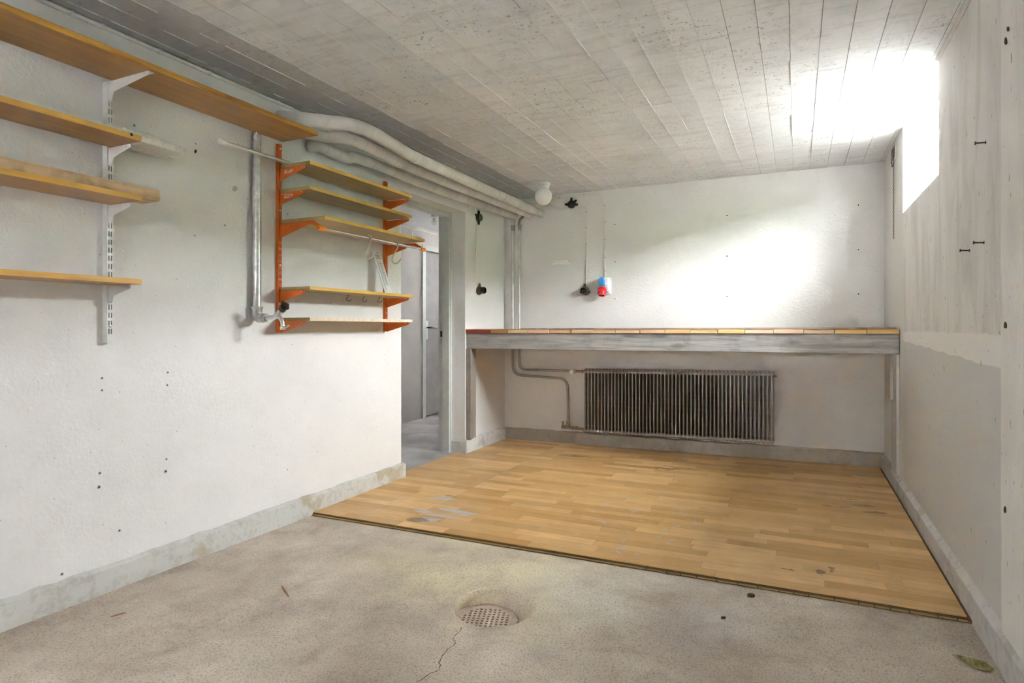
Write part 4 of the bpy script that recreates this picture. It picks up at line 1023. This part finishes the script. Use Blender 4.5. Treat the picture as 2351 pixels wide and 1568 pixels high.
# ceiling globe lamp
lp = PZ(1247.5, 420, ZC); lp.z = ZC - 0.003
t = thing('globe_lamp', 'white opal globe lamp on the ceiling by the back wall', 'lamp', lp)
bm = B(); lathe(bm, [(0, 0), (.055, 0), (.057, -.006), (.057, -.020), (.049, -.027), (.049, -.052), (.045, -.058)], lp, (0, 0, 1), 24); obj('base', bm, 'white_gloss', t, True)
bm = B(); lathe(bm, [(.010, 0), (.010, -.022), (0, -.024)], lp + Vector((-.060, -.03, 0)), (0, 0, 1), 10); obj('cable_entry', bm, 'white_gloss', t, True)
Rg = 0.0765; zc_ = -.050 - Rg * .80
bm = B(); lathe(bm, [(Rg * math.sin(math.radians(a)), zc_ + Rg * math.cos(math.radians(a))) for a in [36 + 144 * k / 16 for k in range(16)]] + [(0, zc_ - Rg)], lp, (0, 0, 1), 28); obj('globe', bm, 'globe_glass', t, True)
cable('cable', [PZ(1140, 428.5, ZC - .005), PZ(1190, 425.5, ZC - .005), PZ(1234, 420, ZC - .005)], 'thin cable along the ceiling from the pipes to the globe lamp', 0.004)
# red and blue industrial outlet on the back wall
p0 = PY(1388, 657); x0, x1 = PY(1375, 657, YB - .05).x, PY(1399, 657).x
zt_, zb2 = PY(1390, 638).z, PY(1390, 674).z
t = thing('power_outlet', 'white outlet box with a blue socket lid and a red plug cap', 'outlet', p0)
bm = B(); xw0, xw1 = p0.x - .030, p0.x + .052
prism(bm, [(xw0, YB - .001, zb2), (xw0, YB - .055, zb2 + .02), (xw0, YB - .085, zb2 + .055), (xw0, YB - .085, zt_ - .01), (xw0, YB - .06, zt_), (xw0, YB - .001, zt_)], (xw1 - xw0, 0, 0))
bmesh.ops.bevel(bm, geom=bm.edges[:], offset=0.006, segments=2, affect='EDGES'); obj('housing', bm, 'white_plastic', t)
obj('back_plate', bbox((xw0 - .004, YB - .012, zb2 - .008), (xw1 + .012, YB - .0005, zt_ + .004), 0.003), 'white_plastic', t)
pc = Vector((p0.x + .002, YB - .086, zt_ - .040))
bm = B(); lathe(bm, [(.030, 0), (.030, .012), (.026, .016), (0, .017)], pc, (0, -1, .12), 18); box(bm, (pc.x - .016, pc.y - .014, pc.z + .02), (pc.x + .016, pc.y, pc.z + .042)); bd = obj('socket_lid', bm, 'blue_plastic', t)
bm = B()
for s in (-.012, 0, .012): box(bm, (pc.x + s - .002, pc.y - .021, pc.z - .02), (pc.x + s + .002, pc.y - .015, pc.z + .022))
obj('lid_rib', bm, 'blue_plastic', bd)
bm = B(); box(bm, (pc.x - .03, pc.y - .008, pc.z - .036), (pc.x + .03, pc.y + .004, pc.z - .026)); obj('hinge', bm, 'blue_plastic', bd)
pr = Vector((p0.x - .002, YB - .070, zb2 + .022))
bm = B(); lathe(bm, [(.034, .025), (.038, .018), (.038, -.038), (.035, -.044), (.028, -.044), (.027, -.030), (0, -.030)], pr, (0, .35, 1), 20); rc = obj('plug_cap', bm, 'red_plastic', t, True)
bm = B(); box(bm, (pr.x - .02, pr.y - .046, pr.z - .008), (pr.x + .008, pr.y - .034, pr.z + .012)); obj('cap_latch', bm, 'red_plastic', rc)
bm = B(); lathe(bm, [(.035, -.0445), (.028, -.0448), (.035, -.0460), (.035, -.0445)], pr, (0, .35, 1), 20); obj('cap_rim', bm, 'white_plastic', rc)

# ================================================================== window-wall fittings
p0, p1 = PX(2047, 345, XR), PX(2058.5, 345, XR); y0, y1 = p1.y, p0.y; zA, zB = 2.165, ZC - .004
t = thing('vent_grille', 'small dark vent grille under the ceiling in the far corner', 'vent', (XR, (y0 + y1) / 2, zA))
bm = B(); frame_rect(bm, XR - .008, XR - .0005, y0, y1, zA, zB, .018); obj('frame', bm, 'white_enamel', t)
obj('backing', bbox((XR - .003, y0 + .018, zA + .018), (XR - .001, y1 - .018, zB - .018)), 'dark_hole', t)
for k in range(7):
    zz = zA + .024 + k * (zB - zA - .048) / 6.5; obj('louvre', bbox((XR - .007, y0 + .018, zz), (XR - .0035, y1 - .018, zz + .005)), 'old_pipe', t)
cy_ = PX(2051.5, 400, XR - .012).y; cz0, cz1 = 2.165, PX(2051, 552, XR - .012).z
t = thing('hanging_chain', 'thin metal chain on a wire hook below the vent grille', 'chain', (XR - .012, cy_, cz1))
bm = B(); nl = int((cz0 - cz1) / 0.0122)
for k in range(nl):
    zz = cz0 - (k + .5) * 0.0122; pts = []
    for j in range(9):
        a = 2 * math.pi * j / 8; w_, h_ = .0040 * math.cos(a), .0085 * math.sin(a)
        pts.append((XR - .012 + (w_ if k % 2 else 0), cy_ + (0 if k % 2 else w_), zz + h_))
    tube(bm, pts, 0.0011, 5)
obj('link_run', bm, 'dark_steel', t)['kind'] = 'stuff'
bm = B(); tube(bm, curve([(XR - .004, cy_, cz0 + .075), (XR - .016, cy_, cz0 + .07), (XR - .012, cy_, cz0 + .03), (XR - .012, cy_, cz0 - .01), (XR - .014, cy_ + .04, cz0 - .03), (XR - .016, cy_ + .055, cz0 + .01)], 5), .002, 6); obj('wire_hook', bm, 'dark_steel', t)
for u, v, lab in ((2264, 327, 'dark nail in the window wall, topmost of the three'), (2260, 557, 'dark nail in the window wall, lower of the three, nearer the camera'), (2227, 575, 'dark nail in the window wall, lowest, farther from the camera')):
    p = PX(u, v, XR); t = thing('wall_nail', lab, 'nail', p, 'nails in the window wall')
    bm = B(); lathe(bm, [(0, 0), (.0024, 0), (.0024, .030), (0, .030)], p, (-1, 0, .05), 8); obj('shank', bm, 'dark_steel', t)
    bm = B(); lathe(bm, [(0, .029), (.0065, .029), (.006, .0315), (0, .032)], p, (-1, 0, .05), 10); obj('head', bm, 'dark_steel', t)
    bm = B(); lathe(bm, [(.0065, .001), (.006, .002), (0, .0025)], p, (-1, 0, 0), 10); obj('plug_rim', bm, 'debris_dark', t)

# ================================================================== floor drain and floor litter
gc = Vector((-1.089, 2.064, -0.062)); GR = 0.122
t = thing('drain_grate', 'round metal drain grate with square holes sunk in the concrete floor', 'drain', gc)
bm = B(); n = 26; cell = 2 * GR / n
def inside(i, j):
    cx, cy2 = (i + .5) * cell - GR, (j + .5) * cell - GR
    return math.hypot(cx, cy2) + cell * .72 < GR * .93
vs = {}
def dv(i, j):
    if (i, j) not in vs: vs[(i, j)] = bm.verts.new((i * cell - GR, j * cell - GR, 0))
    return vs[(i, j)]
hole = lambda i, j: i % 2 == 1 and j % 2 == 1 and math.hypot((i + .5) * cell - GR, (j + .5) * cell - GR) < GR * .80
for i in range(n):
    for j in range(n):
        if inside(i, j) and not hole(i, j): bm.faces.new((dv(i, j), dv(i + 1, j), dv(i + 1, j + 1), dv(i, j + 1)))
geo = bmesh.ops.extrude_face_region(bm, geom=bm.faces[:])
bmesh.ops.translate(bm, vec=(0, 0, -0.005), verts=[g for g in geo['geom'] if isinstance(g, bmesh.types.BMVert)])
bmesh.ops.rotate(bm, cent=(0, 0, 0), matrix=Matrix.Rotation(YAW - .12, 3, 'Z'), verts=bm.verts[:]); bmesh.ops.translate(bm, vec=gc, verts=bm.verts[:])
obj('perforated_plate', bm, 'drain_metal', t)
bm = B(); lathe(bm, [(GR * .80, -.0005), (GR * .86, .0006), (GR * .97, .0012), (GR * 1.0, 0), (GR * 1.0, -.008), (GR * .80, -.006), (GR * .80, -.0005)], gc, (0, 0, 1), 40); obj('rim', bm, 'drain_metal', t, True)
bm = B(); lathe(bm, [(GR * 1.02, -.004), (GR * 1.02, -.09), (0, -.09)], gc, (0, 0, 1), 32); obj('sump', bm, 'dark_hole', t)

a, b = PZ(2189, 1511, .012), PZ(2278, 1544, .014)
bm = B(); bmesh.ops.create_icosphere(bm, subdivisions=4, radius=1.0)
rr = random.Random(3); blobs = [(rr.uniform(-1, 1), rr.uniform(-1, 1), rr.uniform(-1, 1), rr.uniform(.2, .5)) for _ in range(26)]
ln = (b - a).length / 2 * 1.05; dirv = (b - a).normalized(); sd = Vector((-dirv.y, dirv.x, 0))
for v in bm.verts:
    p = v.co.copy(); q = 1.0
    for bx_, by_, bz2, rad2 in blobs:
        dd = (p - Vector((bx_, by_, bz2)).normalized()).length
        if dd < rad2: q += 0.22 * (1 - dd / rad2)
    q += 0.10 * math.sin(23 * p.x + 9 * p.y) * math.cos(17 * p.z)
    thick = 0.0135 * (0.55 + 0.55 * (p.x + 1) / 2)
    v.co = (a + b) / 2 + dirv * p.x * ln * (1 + .05 * (q - 1)) + sd * p.y * thick * q * (1.0 + .3 * math.sin(5 * p.x)) + Vector((0, 0, max(p.z, -.85) * thick * q * .95))
zmin = min(v.co.z for v in bm.verts); zf_ = zfl(a.x, a.y)
for v in bm.verts: v.co.z += zf_ - zmin - 0.0005
tag(obj('mineral_wool_scrap', bm, 'mineral_wool', None, True), 'scrap of greenish mineral wool lying on the concrete by the wall', 'debris')
def scrap(u, v, L, mat, label, ang, zp=0.0, name='splinter', w_=.003, h_=.003):
    p = PZ(u, v, zp); p.z = zp + zfl(p.x, p.y) if zp == 0 else zp + zfl(p.x, 3)
    d = Vector((math.cos(ang), math.sin(ang), 0)) * L / 2; s = Vector((-d.y, d.x, 0)).normalized() * w_
    bm = B(); prism(bm, [p - d - s * .3, p - d * .3 - s, p + d * .6 - s * .7, p + d, p + d * .4 + s, p - d * .6 + s * .9], (0, 0, h_)); bm.verts.ensure_lookup_table()
    return tag(obj(name, bm, mat), label, 'debris')
scrap(655, 1355, .13, 'debris_brown', 'thin reddish-brown wood splinter on the concrete floor', -.55)
scrap(272, 1410, .05, 'debris_brown', 'short bent splinter on the concrete near the left skirting', 1.2)
scrap(1724, 1374, .030, 'debris_dark', 'small dark crumb on the concrete in front of the parquet', .4, 0, 'crumb', .010, .009)
scrap(1481, 1308, .040, 'debris_dark', 'dark chip lying against the parquet edge', 0, 0, 'crumb', .010, .008)
scrap(1661, 1423, .022, 'debris_dark', 'small dark spot of grit on the open concrete', .8, 0, 'crumb', .007, .004)
scrap(1607, 1038, .045, 'debris_dark', 'black crumb on the parquet below the radiator', .1, .021, 'crumb', .010, .012)
scrap(1205, 1252, .06, 'end_grain', 'broken pale sliver hanging at the parquet edge', .1, 0, 'splinter', .003, .008)
